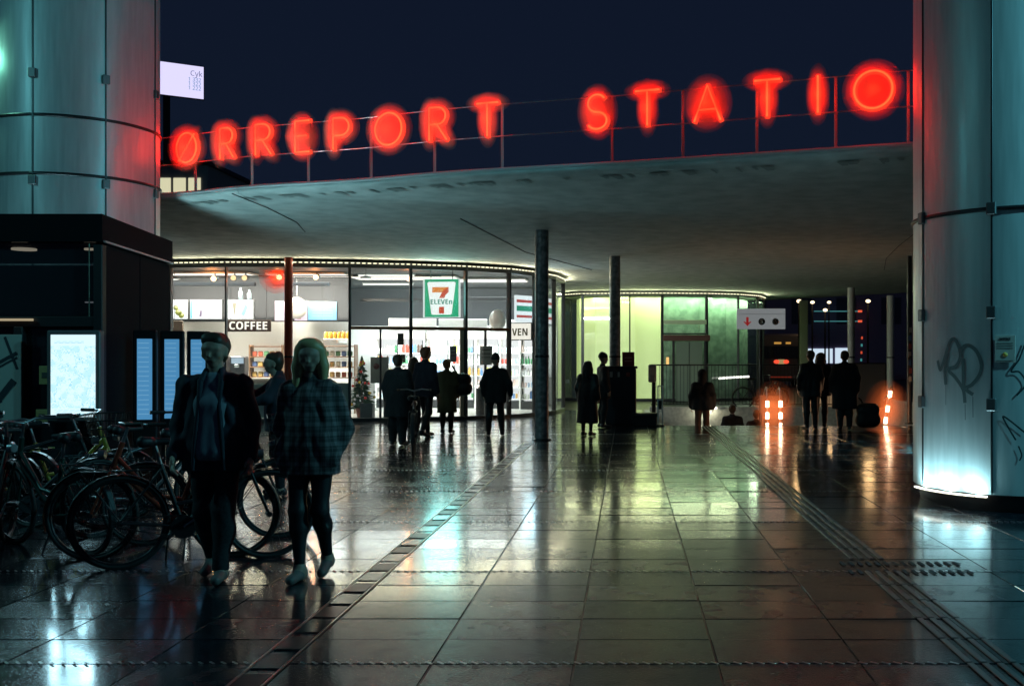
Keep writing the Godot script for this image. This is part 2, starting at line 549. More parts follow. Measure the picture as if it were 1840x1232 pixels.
func make_materials() -> void:
	M.skin = mat(0.42, 0.26, 0.19, 0.55)
	M.skin.subsurf_scatter_enabled = true
	M.skin.subsurf_scatter_strength = 0.08
	M.shoe_dark = mat(0.02, 0.02, 0.024, 0.4)
	M.shoe_pale = mat(0.13, 0.12, 0.11, 0.55)
	M.black = mat(0.012, 0.012, 0.015, 0.5)
	M.dark_metal = mat(0.03, 0.032, 0.036, 0.38, 0.6)
	M.frame = mat(0.05, 0.052, 0.055, 0.35, 0.5)
	M.steel = mat(0.55, 0.56, 0.57, 0.28, 1.0)
	M.chrome = mat(0.75, 0.76, 0.78, 0.15, 1.0)
	M.white = mat(0.75, 0.75, 0.72, 0.5)
	M.matte = mat(0.01, 0.011, 0.014, 0.9)
	M.matte.metallic_specular = 0.15
	M.bike_metal = mat(0.3, 0.3, 0.31, 0.35, 0.9)
	M.rubber = mat(0.015, 0.015, 0.016, 0.6)
	M.glass = pane_mat(0.6, 0.75, 0.7, 0.05)
	M.dark_glass = pane_mat(0.02, 0.03, 0.035, 0.55)
	M.coal = tri(mat(1, 1, 1, 0.85), 3.0, false)
	M.coal.albedo_texture = noise_tex(0.05, 256, 5, 4, false, 0, ramp([0.2, 0.008, 0.009, 0.012, 0.8, 0.02, 0.022, 0.027]))
	M.navy = mat(0.016, 0.021, 0.035, 0.8)
	M.brown_cloth = mat(0.03, 0.026, 0.022, 0.85)
	M.olive = mat(0.13, 0.11, 0.055, 0.85)
	M.grey_shirt = mat(0.22, 0.24, 0.28, 0.85)
	# wet granite
	M.slab = []
	var nrm := noise_tex(0.07, 1024, 11, 4, true, 6.0)
	var rgh := noise_tex(0.006, 1024, 12, 5, false, 0, ramp([0.2, 0.03, 0.03, 0.03, 0.5, 0.045, 0.045, 0.045, 0.8, 0.08, 0.08, 0.08]))
	var film := noise_tex(0.008, 1024, 14, 4, false, 0, ramp([0.2, 0.6, 0.6, 0.6, 0.4, 0.98, 0.98, 0.98]))
	for i in 3:
		var m := tri(mat(1, 1, 1, 1.0), [0.55, 0.5, 0.61][i])
		m.uv1_offset = Vector3(i * 0.37, 0, i * 0.21)
		m.albedo_texture = noise_tex(0.02, 512, 13, 5, false, 0, ramp([0.2, 0.01, 0.016, 0.022, 0.5, 0.02, 0.03, 0.038, 0.85, 0.04, 0.052, 0.06]))  if i == 0 else M.slab[0].albedo_texture
		m.albedo_color = lin(0.42 - i * 0.03, 0.5 - i * 0.03, 0.58 - i * 0.03)
		m.roughness_texture = rgh
		m.roughness = [0.75, 0.65, 1.0][i]
		m.metallic_specular = [0.24, 0.2, 0.3][i]
		m.normal_enabled = true
		m.normal_texture = nrm
		m.normal_scale = [0.24, 0.21, 0.3][i]
		m.clearcoat_enabled = true   # the film of rain water
		m.clearcoat = [0.95, 1.0, 0.88][i]
		m.clearcoat_roughness = [0.115, 0.105, 0.13][i]
		m.clearcoat_texture = film
		M.slab.append(m)
	M.joint = mat(0.012, 0.012, 0.013, 0.35)
	M.asphalt = mat(0.03, 0.03, 0.032, 0.45)
	# concrete soffit
	M.concrete = tri(mat(1, 1, 1, 0.85), 0.14)
	M.concrete.albedo_texture = noise_tex(0.012, 1024, 21, 6, false, 0, ramp([0.15, 0.33, 0.36, 0.345, 0.5, 0.41, 0.44, 0.42, 0.85, 0.48, 0.51, 0.485]))
	M.concrete.normal_enabled = true
	M.concrete.normal_texture = noise_tex(0.03, 512, 22, 4, true, 2.0)
	M.concrete.normal_scale = 0.3
	M.stain = mat(0.03, 0.033, 0.035, 0.8)
	# brushed sheet of the towers
	M.sheet = tri(mat(1, 1, 1, 1.0, 0.3), 0.35)
	M.sheet.uv1_scale = Vector3(1.3, 0.09, 1.3)
	M.far_column = mat(0.42, 0.42, 0.38, 0.5)  # paler far columns, the light on them put into the colour
	M.sheet.albedo_texture = noise_tex(0.02, 512, 31, 5, false, 0, ramp([0.2, 0.47, 0.49, 0.49, 0.8, 0.56, 0.57, 0.57]))
	M.sheet.roughness_texture = noise_tex(0.01, 512, 32, 5, false, 0, ramp([0.2, 0.1, 0.1, 0.1, 0.8, 0.2, 0.2, 0.2]))
	M.column = tri(mat(1, 1, 1, 0.4, 0.5), 0.6)
	M.column.albedo_texture = noise_tex(0.02, 512, 33, 5, false, 0, ramp([0.2, 0.14, 0.15, 0.155, 0.8, 0.36, 0.37, 0.37]))

# ---- the pavement
func pavement() -> void:
	var s := st()
	var y := -0.012
	for r in [[-200.0, 0.7, 40.0, -25.1], [-200.0, 200.0, -33.12, -400.0], [-200.0, 0.7, -25.1, -33.12], [7.8, 200.0, -25.1, -33.12], [0.7, 200.0, 40.0, -25.1]]:
		quad(s, Vector3(r[0], y, r[2]), Vector3(r[1], y, r[2]), Vector3(r[1], y, r[3]), Vector3(r[0], y, r[3]))
	var p := put(done(s), "pavement", M.joint)
	tag(p, "wide wet pavement of dark granite slabs mirroring the lights", "", "", "structure")
	var shapes: Array[Mesh] = []
	for i in 4:
		var b := st()
		slab_shape(b, Vector3.ZERO, Vector2(0.747, 0.475), 0.003 + 0.001 * i)
		shapes.append(done(b).commit())
	var count := 0
	var rest := [st(), st(), st()]
	for row in 60:
		var d := 4.59 + 0.48 * row + 0.24
		if d > 33.0: break
		for col in range(-26, 22):
			var x := -0.277 + 0.752 * col + 0.376
			if d > 25.0 and d < 33.2 and x > 0.35 and x < 8.0: continue
			var left := x - 0.376 < (1880.0 - 1127.0) * d / 1900.0
			var right := x + 0.376 > (-40.0 - 1127.0) * d / 1900.0
			var tilt := Basis.from_euler(Vector3(rng.randfn(0, 0.0022), 0, rng.randfn(0, 0.0022)))
			var at_ := Vector3(x, rng.randf_range(-0.0035, 0.0), -d)
			var which := rng.randi() % 3
			if d < 13.0 and left and right and count < 300:
				share(shapes[rng.randi() % 4], "paving_slab", M.slab[which], p, Transform3D(tilt, at_))
				count += 1
			elif d < 33.0:
				slab_shape(rest[which], at_, Vector2(0.747, 0.475), 0.004, tilt)
	for i in 3:
		var o := put(done(rest[i]), "paving_slabs", M.slab[i], p)
		o.set_meta("kind", "stuff")
	# rows of small ribs across the paving
	for k in 9:
		var d := 5.55 + 2.4 * k
		if d > 24.5: break
		var b := st()
		var x := -6.2 - k * 0.8
		while x < 5.0 + k:
			if absf(x - 1.92) > 0.2 and absf(x + 1.87) > 0.12 and not (d > 10.6 and x > 3.2 and d < 13.4):
				box(b, Vector3(x, 0.004, -d), Vector3(0.012, 0.004, 0.05), 0.001, Basis(Vector3.UP, 0.75))
			x += 0.06
		var o := put(done(b), "ribbed_strip", M.steel, p)
		o.set_meta("kind", "stuff")
	# tactile guide line of four ribs
	var rib := st()
	box(rib, Vector3.ZERO, Vector3(0.036, 0.008, 0.46), 0.003)
	var rib_mesh := done(rib).commit()
	var far_ribs := st()
	var rib_m := tri(mat(0.07, 0.07, 0.07, 0.35, 0.1), 1.0)
	for row in 43:
		var d := 4.83 + 0.48 * row
		if absf(d - 8.05) < 0.3: continue
		for j in 4:
			var w := Vector3(1.8 + 0.078 * j, 0.004, -d)
			if d < 13.0: share(rib_mesh, "tactile_rib", rib_m, p, xf(w))
			else: box(far_ribs, w, Vector3(0.036, 0.008, 0.46), 0.003)
	var fr := put(done(far_ribs), "tactile_ribs", rib_m, p)
	fr.set_meta("kind", "stuff")
	var bar := st()
	box(bar, Vector3.ZERO, Vector3(0.03, 0.005, 0.15), 0.002)
	var bar_mesh := done(bar).commit()
	for j in 14:
		for d in [7.92, 8.24]:
			share(bar_mesh, "tactile_bar", M.stain, p, xf(Vector3(1.68 + 0.068 * j, 0.004, -d)))
	# drain channel with cover plates
	var plate := st()
	box(plate, Vector3.ZERO, Vector3(0.15, 0.012, 0.27), 0.003)
	var plate_mesh := done(plate).commit()
	var plate_m := mat(0.07, 0.07, 0.07, 0.2, 0.6)
	var plate_d := mat(0.035, 0.035, 0.036, 0.3, 0.3)
	for i in 44:
		share(plate_mesh, "drain_plate", plate_m if i % 2 else plate_d, p, xf(Vector3(-1.87, 0.0, -4.5 - 0.36 * i), 0.0))
	for sx in [-1.955, -1.785]:
		var b := st()
		box(b, Vector3(sx, 0.001, -12.3), Vector3(0.014, 0.012, 15.8), 0.002)
		put(done(b), "drain_edge", M.steel, p)

func slab_shape(s: SurfaceTool, c: Vector3, size: Vector2, ch: float, b := Basis.IDENTITY) -> void:
	var h := size * 0.5
	var P := func(sx: float, sz: float, inset: float, y: float) -> Vector3: return c + b * Vector3(sx * (h.x - inset), y, sz * (h.y - inset))
	var k := [[-1, 1], [1, 1], [1, -1], [-1, -1]]
	quad(s, P.call(-1, 1, ch, 0), P.call(1, 1, ch, 0), P.call(1, -1, ch, 0), P.call(-1, -1, ch, 0))
	for i in 4:
		var q: Array = k[i]
		var r: Array = k[(i + 1) % 4]
		quad(s, P.call(q[0], q[1], 0, -0.012), P.call(r[0], r[1], 0, -0.012), P.call(r[0], r[1], ch, 0), P.call(q[0], q[1], ch, 0))

# ---- the stairwell under the railing
func stairwell() -> void:
	var w := thing("stairwell", "", "")
	tag(w, "concrete stairs going down behind the edge of the pavement", "", "", "structure")
	w.remove_meta("category")
	var cm := tri(mat(0.3, 0.29, 0.27, 0.6), 0.5)
	cm.albedo_texture = M.concrete.albedo_texture
	cm.albedo_color = Color(1, 1, 1)
	for i in 16:
		var b := st()
		box(b, Vector3(4.25, -0.17 * (i + 1) - 0.4, -25.25 - 0.3 * i), Vector3(7.1, 0.8, 0.3), 0.01)
		put(done(b), "step", cm, w)
	for q in [["back_wall", Vector3(4.25, -1.5, -33.05), Vector3(7.1, 3.2, 0.14)], ["side_wall", Vector3(0.62, -1.5, -29.1), Vector3(0.16, 3.0, 8.0)], ["side_wall", Vector3(7.88, -1.3, -29.1), Vector3(0.16, 3.4, 8.0)], ["landing", Vector3(4.25, -2.95, -31.5), Vector3(7.1, 0.3, 3.2)]]:
		var b := st()
		box(b, q[1], q[2], 0.01)
		put(done(b), q[0], cm, w)
	for q in [[2.55, 0.06, -32.9, 0.5], [2.28, 0.05, -32.9, 0.1]]:
		var l := st()
		tube(l, [Vector3(q[0] - q[3] / 2, q[1], q[2]), Vector3(q[0] + q[3] / 2, q[1], q[2])], 0.035, 8)
		put(done(l), "wall_lamp", glow(1.0, 0.95, 0.8, 3.0), w)
		omni(w, Vector3(q[0], q[1], q[2] + 0.1), Color(1, 0.95, 0.8), 0.3 * q[3] + 0.05, 0.05)
	# railing
	var r := thing("stair_railing", "long dark steel railing of thin upright bars behind the stairs", "railing", Vector3(0, 0, -33.0))
	var b := st()
	tube(b, [Vector3(0.75, 1.4, 0), Vector3(7.8, 1.4, 0)], 0.022, 8)
	put(done(b), "top_rail", M.dark_metal, r)
	b = st()
	tube(b, [Vector3(0.75, 0.17, 0), Vector3(7.8, 0.17, 0)], 0.018, 6)
	put(done(b), "bottom_rail", M.dark_metal, r)
	b = st()
	box(b, Vector3.ZERO, Vector3(0.014, 1.22, 0.014))
	var bar := done(b).commit()
	for i in 65:
		share(bar, "bar", M.dark_metal, r, xf(Vector3(0.8 + 0.108 * i, 0.785, 0)))
	# glass balustrade on the right
	var g := thing("stair_windscreen", "dark glass windscreen on a concrete upstand right of the stairs", "windscreen", Vector3(6.75, 0, -30.2))
	b = st()
	box(b, Vector3(0, 0.82, 0), Vector3(1.25, 1.25, 0.02), 0.004)
	put(done(b), "pane", mat(0.1, 0.11, 0.11, 0.3), g)
	b = st()
	box(b, Vector3(0, 1.46, 0), Vector3(1.3, 0.04, 0.05), 0.006)
	box(b, Vector3(-0.64, 0.8, 0), Vector3(0.035, 1.3, 0.045), 0.006)
	box(b, Vector3(0.64, 0.8, 0), Vector3(0.035, 1.3, 0.045), 0.006)
	put(done(b), "frame", M.dark_metal, g)
	b = st()
	box(b, Vector3(0, -0.4, -0.05), Vector3(1.4, 1.16, 0.2), 0.015)
	put(done(b), "upstand", M.concrete, g)
	# lit handrails
	var lamp_m := glow(1.0, 0.74, 0.5, 10.0)
	var hand := func(x: float, d: float, lean: float, label: String, orange: bool) -> void:
		var t := thing("lit_handrail", label, "handrail", Vector3(x, 0, -d), 0.0)
		for sx in ([-0.16, 0.16] if orange else [0.0]):
			var c := st()
			tube(c, [Vector3(sx, -0.5, 0), Vector3(sx + lean * 0.4, 0.35, 0.0), Vector3(sx + lean, 0.85, 0.02), Vector3(sx + lean * 1.2, 0.9, -0.15), Vector3(sx + lean * 1.2, 0.55, -0.9)], 0.024, 10)
			put(done(c), "rail", M.steel, t)
			for yy in [0.22, 0.5] if orange else [0.1, 0.38, 0.74]:
				var l := st()
				var q: float = lean * (yy + 0.3) * 0.75
				tube(l, [Vector3(sx + q, yy - 0.075, 0.06), Vector3(sx + q + lean * 0.09, yy + 0.075, 0.06)], 0.042, 10)
				put(done(l), "lamp", lamp_m, t)
				omni(t, Vector3(sx + q + lean * 0.045, yy, 0.06), Color(1.0, 0.72, 0.5), 0.14, 0.03)
			if orange:
				var l2 := st()
				box(l2, Vector3(sx, 0.02, 0.06), Vector3(0.07, 0.04, 0.05), 0.01)
				put(done(l2), "lamp", lamp_m, t)
		if orange:
			var n := st()
			box(n, Vector3(0, 0.05, -0.5), Vector3(0.5, 1.3, 0.12), 0.02)  # wall added so its colour carries the orange halo of the lamps
			put(done(n), "halo_wall", mat(0.25, 0.12, 0.07, 0.5), t)
		for gg in [[1.15, 0.35], [0.92, 0.6], [0.68, 1.1], [0.42, 2.0]]:   # tinted fog added as the halo round the lamps
			var mm := FogMaterial.new()
			mm.density = gg[1] * 0.6
			mm.albedo = Color(1.0, 0.62, 0.42)
			var fv := FogVolume.new()
			fv.name = "halo_fog"
			fv.shape = RenderingServer.FOG_VOLUME_SHAPE_ELLIPSOID
			fv.size = Vector3(0.95, 1.2, 0.7) * gg[0]
			fv.material = mm
			t.add_child(fv, true)
			fv.position = Vector3(lean * 0.5, 0.4, 0.06)
			fv.set_meta("kind", "stuff")
	hand.call(3.55, 25.6, 0.0, "pair of steel stair handrails with glowing lamps and an added wall coloured like their orange halo", true)
	hand.call(6.2, 25.7, 0.22, "single leaning steel handrail with glowing lamps near the right tower", false)

# ---- towers
func tower(label: String, cx: float, d: float, phase: float, rings: Array, lit_from: float, lit_to: float, marks: bool) -> void:
	var t := thing("vent_tower", label, "tower", Vector3(cx, 0, -d))
	var R := 1.2
	var H := 9.6
	var b := st()
	lathe(b, [Vector2(R - 0.1, -0.02), Vector2(R - 0.06, 0.17), Vector2(R - 0.06, 0.22)], 48)
	put(done(b), "base_ring", M.black, t)
	var ys := [0.17] + rings + [H]
	for i in ys.size() - 1:
		for k in 8:
			var s := st()
			s.set_smooth_group(5)
			var a0 := deg_to_rad(phase + 45.0 * k + 0.25)
			var a1 := deg_to_rad(phase + 45.0 * (k + 1) - 0.25)
			var n := 10
			var y0: float = ys[i] + 0.012
			var y1: float = ys[i + 1] - 0.012
			for j in n:
				var u := lerpf(a0, a1, float(j) / n)
				var v := lerpf(a0, a1, float(j + 1) / n)
				# each sheet bows a little less than the true circle
				var ru := R - 0.012 * (1.0 - pow(absf(2.0 * j / n - 1.0), 2.0))
				var rv := R - 0.012 * (1.0 - pow(absf(2.0 * (j + 1) / n - 1.0), 2.0))
				var p := func(w: float, r: float, y: float) -> Vector3: return Vector3(sin(w) * r, y, cos(w) * r)
				quad(s, p.call(u, ru, y0), p.call(v, rv, y0), p.call(v, rv, y1), p.call(u, ru, y1))
			put(done(s), "metal_sheet", M.sheet, t)
	var core := st()
	lathe(core, [Vector2(R - 0.03, 0.2), Vector2(R - 0.03, H), Vector2(0, H)], 40)
	put(done(core), "core", M.black, t)
	for y in rings:
		var s := st()
		lathe(s, [Vector2(R - 0.03, y - 0.02), Vector2(R + 0.012, y - 0.02), Vector2(R + 0.012, y + 0.02), Vector2(R - 0.03, y + 0.02)], 64)
		put(done(s), "ring_band", M.dark_metal, t)
	for k in 8:
		var a := deg_to_rad(phase + 45.0 * k)
		var out := Vector3(sin(a), 0, cos(a))
		var s := st()
		box(s, out * (R + 0.004) + Vector3(0, (H + 0.2) * 0.5, 0), Vector3(0.022, H - 0.2, 0.016), 0.004, Basis(Vector3.UP, a))
		put(done(s), "seam_strip", M.dark_metal, t)
		for y in [1.12, 2.08, 3.16] if marks else [4.1, 5.6]:
			var c := st()
			box(c, out * (R + 0.02) + Vector3(0, y, 0), Vector3(0.1, 0.13, 0.045), 0.008, Basis(Vector3.UP, a))
			put(done(c), "clamp", mat(0.1, 0.1, 0.105, 0.45, 0.5), t)
	# light strip at the foot of one sheet
	var ls := st()
	var steps := 8
	for j in steps:
		var u := deg_to_rad(lerpf(lit_from, lit_to, float(j) / steps))
		var v := deg_to_rad(lerpf(lit_from, lit_to, float(j + 1) / steps))
		var o := Vector3(sin((u + v) / 2), 0, cos((u + v) / 2))
		box(ls, o * (R + 0.03) + Vector3(0, 0.16, 0), Vector3((v - u) * R - 0.01, 0.018, 0.04), 0.003, Basis(Vector3.UP, (u + v) / 2))
	put(done(ls), "light_strip", glow(1.0, 0.97, 0.8, 2.2), t)
	for j in 3:
		var u := deg_to_rad(lerpf(lit_from, lit_to, (j + 0.5) / 3.0))
		var o := Vector3(sin(u), 0, cos(u))
		area(t, o * (R + 0.1) + Vector3(0, 0.18, 0), Vector3(0, 1, 0) - o * (0.12 if marks else 0.5), Vector2(0.28, 0.05), lin(0.45, 0.9, 1.0), 0.5 if marks else 12.0)
	if marks:
		var ink := mat(0.13, 0.17, 0.17, 0.5)
		var ink2 := mat(0.015, 0.03, 0.035, 0.5)
		var strokes := [
			[ink, 0.036, [[-65.7, 1.58], [-63.7, 1.48], [-60.5, 1.62], [-57.5, 1.77], [-54.6, 1.81], [-51.9, 1.73], [-50.9, 1.62], [-53.5, 1.52], [-58.1, 1.48], [-53.5, 1.39], [-49.3, 1.27], [-48.3, 1.13]]],
			[ink, 0.04, [[-59.3, 1.66], [-60.5, 1.46], [-59.9, 1.32]]], [ink, 0.036, [[-49.3, 1.6], [-49.1, 1.29]]],
			[ink, 0.036, [[-50.9, 1.62], [-49.8, 1.71], [-46.3, 1.74], [-41.9, 1.67], [-39.6, 1.54], [-40.5, 1.43], [-44.3, 1.33], [-47.8, 1.28], [-43.8, 1.22]]],
			[ink2, 0.016, [[-18.5, 1.77], [-21.4, 1.6], [-25.2, 1.47], [-21.4, 1.46], [-18.5, 1.34], [-22.7, 1.22]]],
			[ink2, 0.016, [[-23.1, 0.76], [-29.0, 1.0], [-19.0, 0.84]]], [ink2, 0.014, [[-21.9, 0.7], [-20.4, 0.61], [-21.4, 0.55]]],
			[ink, 0.008, [[-59.9, 1.32], [-59.9, 1.1]]], [ink, 0.008, [[-48.2, 1.12], [-48.1, 0.95]]], [ink, 0.008, [[-44.0, 1.2], [-43.9, 0.98]]],
		]
		for q in strokes:
			var cv := Curve3D.new()
			var pts: Array = q[2]
			for i in pts.size():
				var tg := Vector3(pts[mini(i + 1, pts.size() - 1)][0] - pts[maxi(i - 1, 0)][0], pts[mini(i + 1, pts.size() - 1)][1] - pts[maxi(i - 1, 0)][1], 0) * Vector3(0.021, 1, 0) * 0.17
				var c := Vector3(pts[i][0] * 0.021, pts[i][1], 0)
				cv.add_point(c, -tg, tg)
			var line := cv.tessellate(4, 3)
			var s := st()
			s.set_smooth_group(6)
			var onto := func(p: Vector3) -> Vector3:
				var a := p.x / 0.021
				return Vector3(sin(deg_to_rad(a)), 0, cos(deg_to_rad(a))) * (R + 0.004) + Vector3(0, p.y, 0)
			for i in line.size() - 1:
				var dir := (line[i + 1] - line[i]).normalized()
				var d0 := (line[i] - line[maxi(i - 1, 0)]).normalized() if i > 0 else dir
				var d2 := (line[mini(i + 2, line.size() - 1)] - line[i + 1]).normalized() if i + 2 < line.size() else dir
				var na: Vector3 = (dir + d0).normalized().cross(Vector3(0, 0, 1)) * q[1] * 0.55
				var nb: Vector3 = (dir + d2).normalized().cross(Vector3(0, 0, 1)) * q[1] * 0.55
				quad(s, onto.call(line[i] + na), onto.call(line[i + 1] + nb), onto.call(line[i + 1] - nb), onto.call(line[i] - na))
			put(done(s), "graffiti_stroke", q[0], t)
		var pa := deg_to_rad(-28.0)
		var po := Vector3(sin(pa), 0, cos(pa))
		var nb_ := Node3D.new()
		nb_.name = "notice"
		t.add_child(nb_, true)
		nb_.transform = Transform3D(Basis(Vector3.UP, pa), po * (R + 0.008) + Vector3(0, 1.7, 0))
		var pp := st()
		box(pp, Vector3.ZERO, Vector3(0.2, 0.28, 0.008), 0.002)
		put(done(pp), "paper", mat(0.5, 0.42, 0.38, 0.7), nb_)
		words("NOTICE", 0.022, M.stain, nb_, xf(Vector3(0, 0.105, 0.006)), "lettering", true, 0.004)
		for yy in [0.06, 0.035, 0.01, -0.12]:
			var ln := st()
			box(ln, Vector3(0, yy, 0.005), Vector3(0.16, 0.006, 0.003))
			put(done(ln), "print_line", mat(0.2, 0.19, 0.18, 0.8), nb_)
		var dot := st()
		lathe(dot, [Vector2(0.026, -0.002), Vector2(0.026, 0.003), Vector2(0, 0.003)], 16)
		var dm := put(done(dot), "seal", mat(0.55, 0.3, 0.05, 0.6), nb_, Vector3(0, -0.06, 0.005))
		dm.rotation.x = PI / 2

# ---- the concrete roof with its sign
const EDGE := [[-21.9, 27.12], [-17.73, 21.9], [-12.52, 18.67], [-7.47, 16.97], [-5.86, 16.21], [-4.01, 15.61], [-2.74, 15.05], [-1.75, 14.71], [-0.2, 14.25], [1.25, 13.75], [2.61, 13.28], [3.5, 12.97], [5.21, 12.52], [8.34, 12.83], [11.99, 15.12], [14.0, 19.0], [15.0, 26.0], [14.5, 33.0], [12.6, 38.5], [10.0, 42.0], [6.5, 45.8], [2.0, 48.5], [-6.0, 49.5], [-15.0, 47.0], [-20.0, 40.0], [-22.0, 32.0]]

func edge_curve() -> PackedVector3Array:
	var cv := Curve3D.new()
	var n := EDGE.size()
	for i in n + 1:
		var a: Array = EDGE[i % n]
		var p: Array = EDGE[(i - 1 + n) % n]
		var q: Array = EDGE[(i + 1) % n]
		var tg := Vector3(q[0] - p[0], 0, -(q[1] - p[1])) / 6.0
		cv.add_point(Vector3(a[0], 0, -a[1]), -tg, tg)
	return cv.tessellate_even_length(5, 0.35)

func canopy() -> Node3D:
	var c := thing("concrete_canopy", "broad flat concrete canopy covering the station forecourt", "canopy")
	var rim := edge_curve()
	if rim[0].distance_to(rim[rim.size() - 1]) < 0.3: rim.remove_at(rim.size() - 1)
	var n := rim.size()
	var nrm := func(i: int) -> Vector3: return (rim[(i + 1) % n] - rim[(i - 1 + n) % n]).normalized().cross(Vector3.UP)
	var s := st()
	var prof := [[-1.6, 4.12], [-0.7, 4.125], [-0.25, 4.14], [-0.06, 4.155], [0.0, 4.18], [0.0, 4.22]]   # outward, height
	var poly := PackedVector2Array()
	s.set_smooth_group(7)
	for i in n:
		var j := (i + 1) % n
		var a: Vector3 = nrm.call(i)
		var b: Vector3 = nrm.call(j)
		for k in prof.size() - 1:
			quad(s, rim[i] + a * prof[k][0] + Vector3.UP * prof[k][1], rim[j] + b * prof[k][0] + Vector3.UP * prof[k][1], rim[j] + b * prof[k + 1][0] + Vector3.UP * prof[k + 1][1], rim[i] + a * prof[k + 1][0] + Vector3.UP * prof[k + 1][1])
		var q: Vector3 = rim[i] + a * -1.6
		poly.append(Vector2(q.x, q.z))
	var full := PackedVector2Array()
	for i in n: full.append(Vector2(rim[i].x, rim[i].z))
	for w in [[poly, 4.12, true], [full, 4.22, false]]:
		var pl: PackedVector2Array = w[0]
		var idx := Geometry2D.triangulate_polygon(pl)
		for i in range(0, idx.size(), 3):
			var a := Vector3(pl[idx[i]].x, w[1], pl[idx[i]].y)
			var b := Vector3(pl[idx[i + 1]].x, w[1], pl[idx[i + 1]].y)
			var e := Vector3(pl[idx[i + 2]].x, w[1], pl[idx[i + 2]].y)
			var up := (b - a).cross(e - a).y > 0.0
			if up == w[2]: tria(s, a, e, b)
			else: tria(s, a, b, e)
	put(done(s), "slab", M.concrete, c)
	var f := st()
	var pts := []
	for i in n: pts.append(rim[i] + Vector3(0, 4.232, 0) + nrm.call(i) * -0.005)
	tube(f, pts, 0.026, 8, true)
	put(done(f), "edge_flashing", mat(0.4, 0.4, 0.4, 0.6), c)
	var stain_m := mat(0.24, 0.265, 0.25, 0.85)
	# drip stains along the front edge
	for i in n:
		var p: Vector3 = rim[i]
		if p.z < -17.5 or p.x < -7.5 or p.x > 3.6: continue
		for r in 3:
			if rng.randf() < 0.72: continue
			var a: Vector3 = nrm.call(i)
			var side := a.cross(Vector3.UP)
			var o := p + side * rng.randf_range(-0.17, 0.17)
			var wd := rng.randf_range(0.02, 0.09)
			var l := rng.randf_range(0.12, 0.34)
			var d := st()
			var y := 4.118
			quad(d, o + a * -0.3 - side * wd + Vector3(0, y + 0.005, 0), o + a * -0.3 + side * wd + Vector3(0, y + 0.005, 0), o + a * (-0.3 - l) + side * wd * 0.5 + Vector3(0, y, 0), o + a * (-0.3 - l) - side * wd * 0.7 + Vector3(0, y, 0))
			put(done(d), "drip_stain", stain_m, c)
	for q in [[[-6.02, 16.1], [-6.0, 17.6], [-6.1, 19.5], [-6.4, 21.0]], [[5.75, 21.0], [6.05, 23.5], [6.5, 26.5], [7.3, 30.0]], [[-3.0, 19.0], [-2.4, 25.0], [-1.0, 30.0]]]:
		var d := st()
		var l := []
		for v in q: l.append(Vector3(v[0], 4.11, -v[1]))
		tube(d, l, 0.008, 6)
		put(done(d), "cable", M.stain, c)
	return c

func letter_paths(ch: String) -> Array:   # strokes in a box 0..w by 0..1
	var ell := func(cx: float, cy: float, rx: float, ry: float, a0: float, a1: float, n: int) -> Array:
		var l := []
		for i in n + 1:
			var a := deg_to_rad(lerpf(a0, a1, float(i) / n))
			l.append(Vector2(cx + cos(a) * rx, cy + sin(a) * ry))
		return l
	match ch:
		"O": return [ell.call(0, 0.5, 0.5, 0.5, 0, 360, 32)]
		"Ø": return [ell.call(0, 0.5, 0.46, 0.5, 0, 360, 32), [Vector2(-0.36, 0.06), Vector2(0.36, 0.94)]]
		"R": return [[Vector2(-0.28, 0), Vector2(-0.28, 1)], [Vector2(-0.28, 1), Vector2(0.0, 1)] + ell.call(0.0, 0.74, 0.28, 0.26, 90, -90, 12) + [Vector2(-0.28, 0.48)], [Vector2(-0.02, 0.48), Vector2(0.32, 0)]]
		"P": return [[Vector2(-0.26, 0), Vector2(-0.26, 1)], [Vector2(-0.26, 1), Vector2(0.02, 1)] + ell.call(0.02, 0.72, 0.3, 0.28, 90, -90, 12) + [Vector2(-0.26, 0.44)]]
		"E": return [[Vector2(0.28, 1), Vector2(-0.25, 1), Vector2(-0.25, 0), Vector2(0.28, 0)], [Vector2(-0.25, 0.52), Vector2(0.18, 0.52)]]
		"T": return [[Vector2(-0.36, 1), Vector2(0.36, 1)], [Vector2(0, 1), Vector2(0, 0)]]
		"S": return [ell.call(0.0, 0.745, 0.27, 0.255, 35, 270, 14) + ell.call(0.0, 0.245, 0.3, 0.245, 90, -150, 14).slice(1)]
		"A": return [[Vector2(-0.38, 0), Vector2(0, 1), Vector2(0.38, 0)], [Vector2(-0.26, 0.32), Vector2(0.26, 0.32)]]
		"N": return [[Vector2(-0.3, 0), Vector2(-0.3, 1), Vector2(0.3, 0), Vector2(0.3, 1)]]
	return [[Vector2(0, 0), Vector2(0, 1)]]

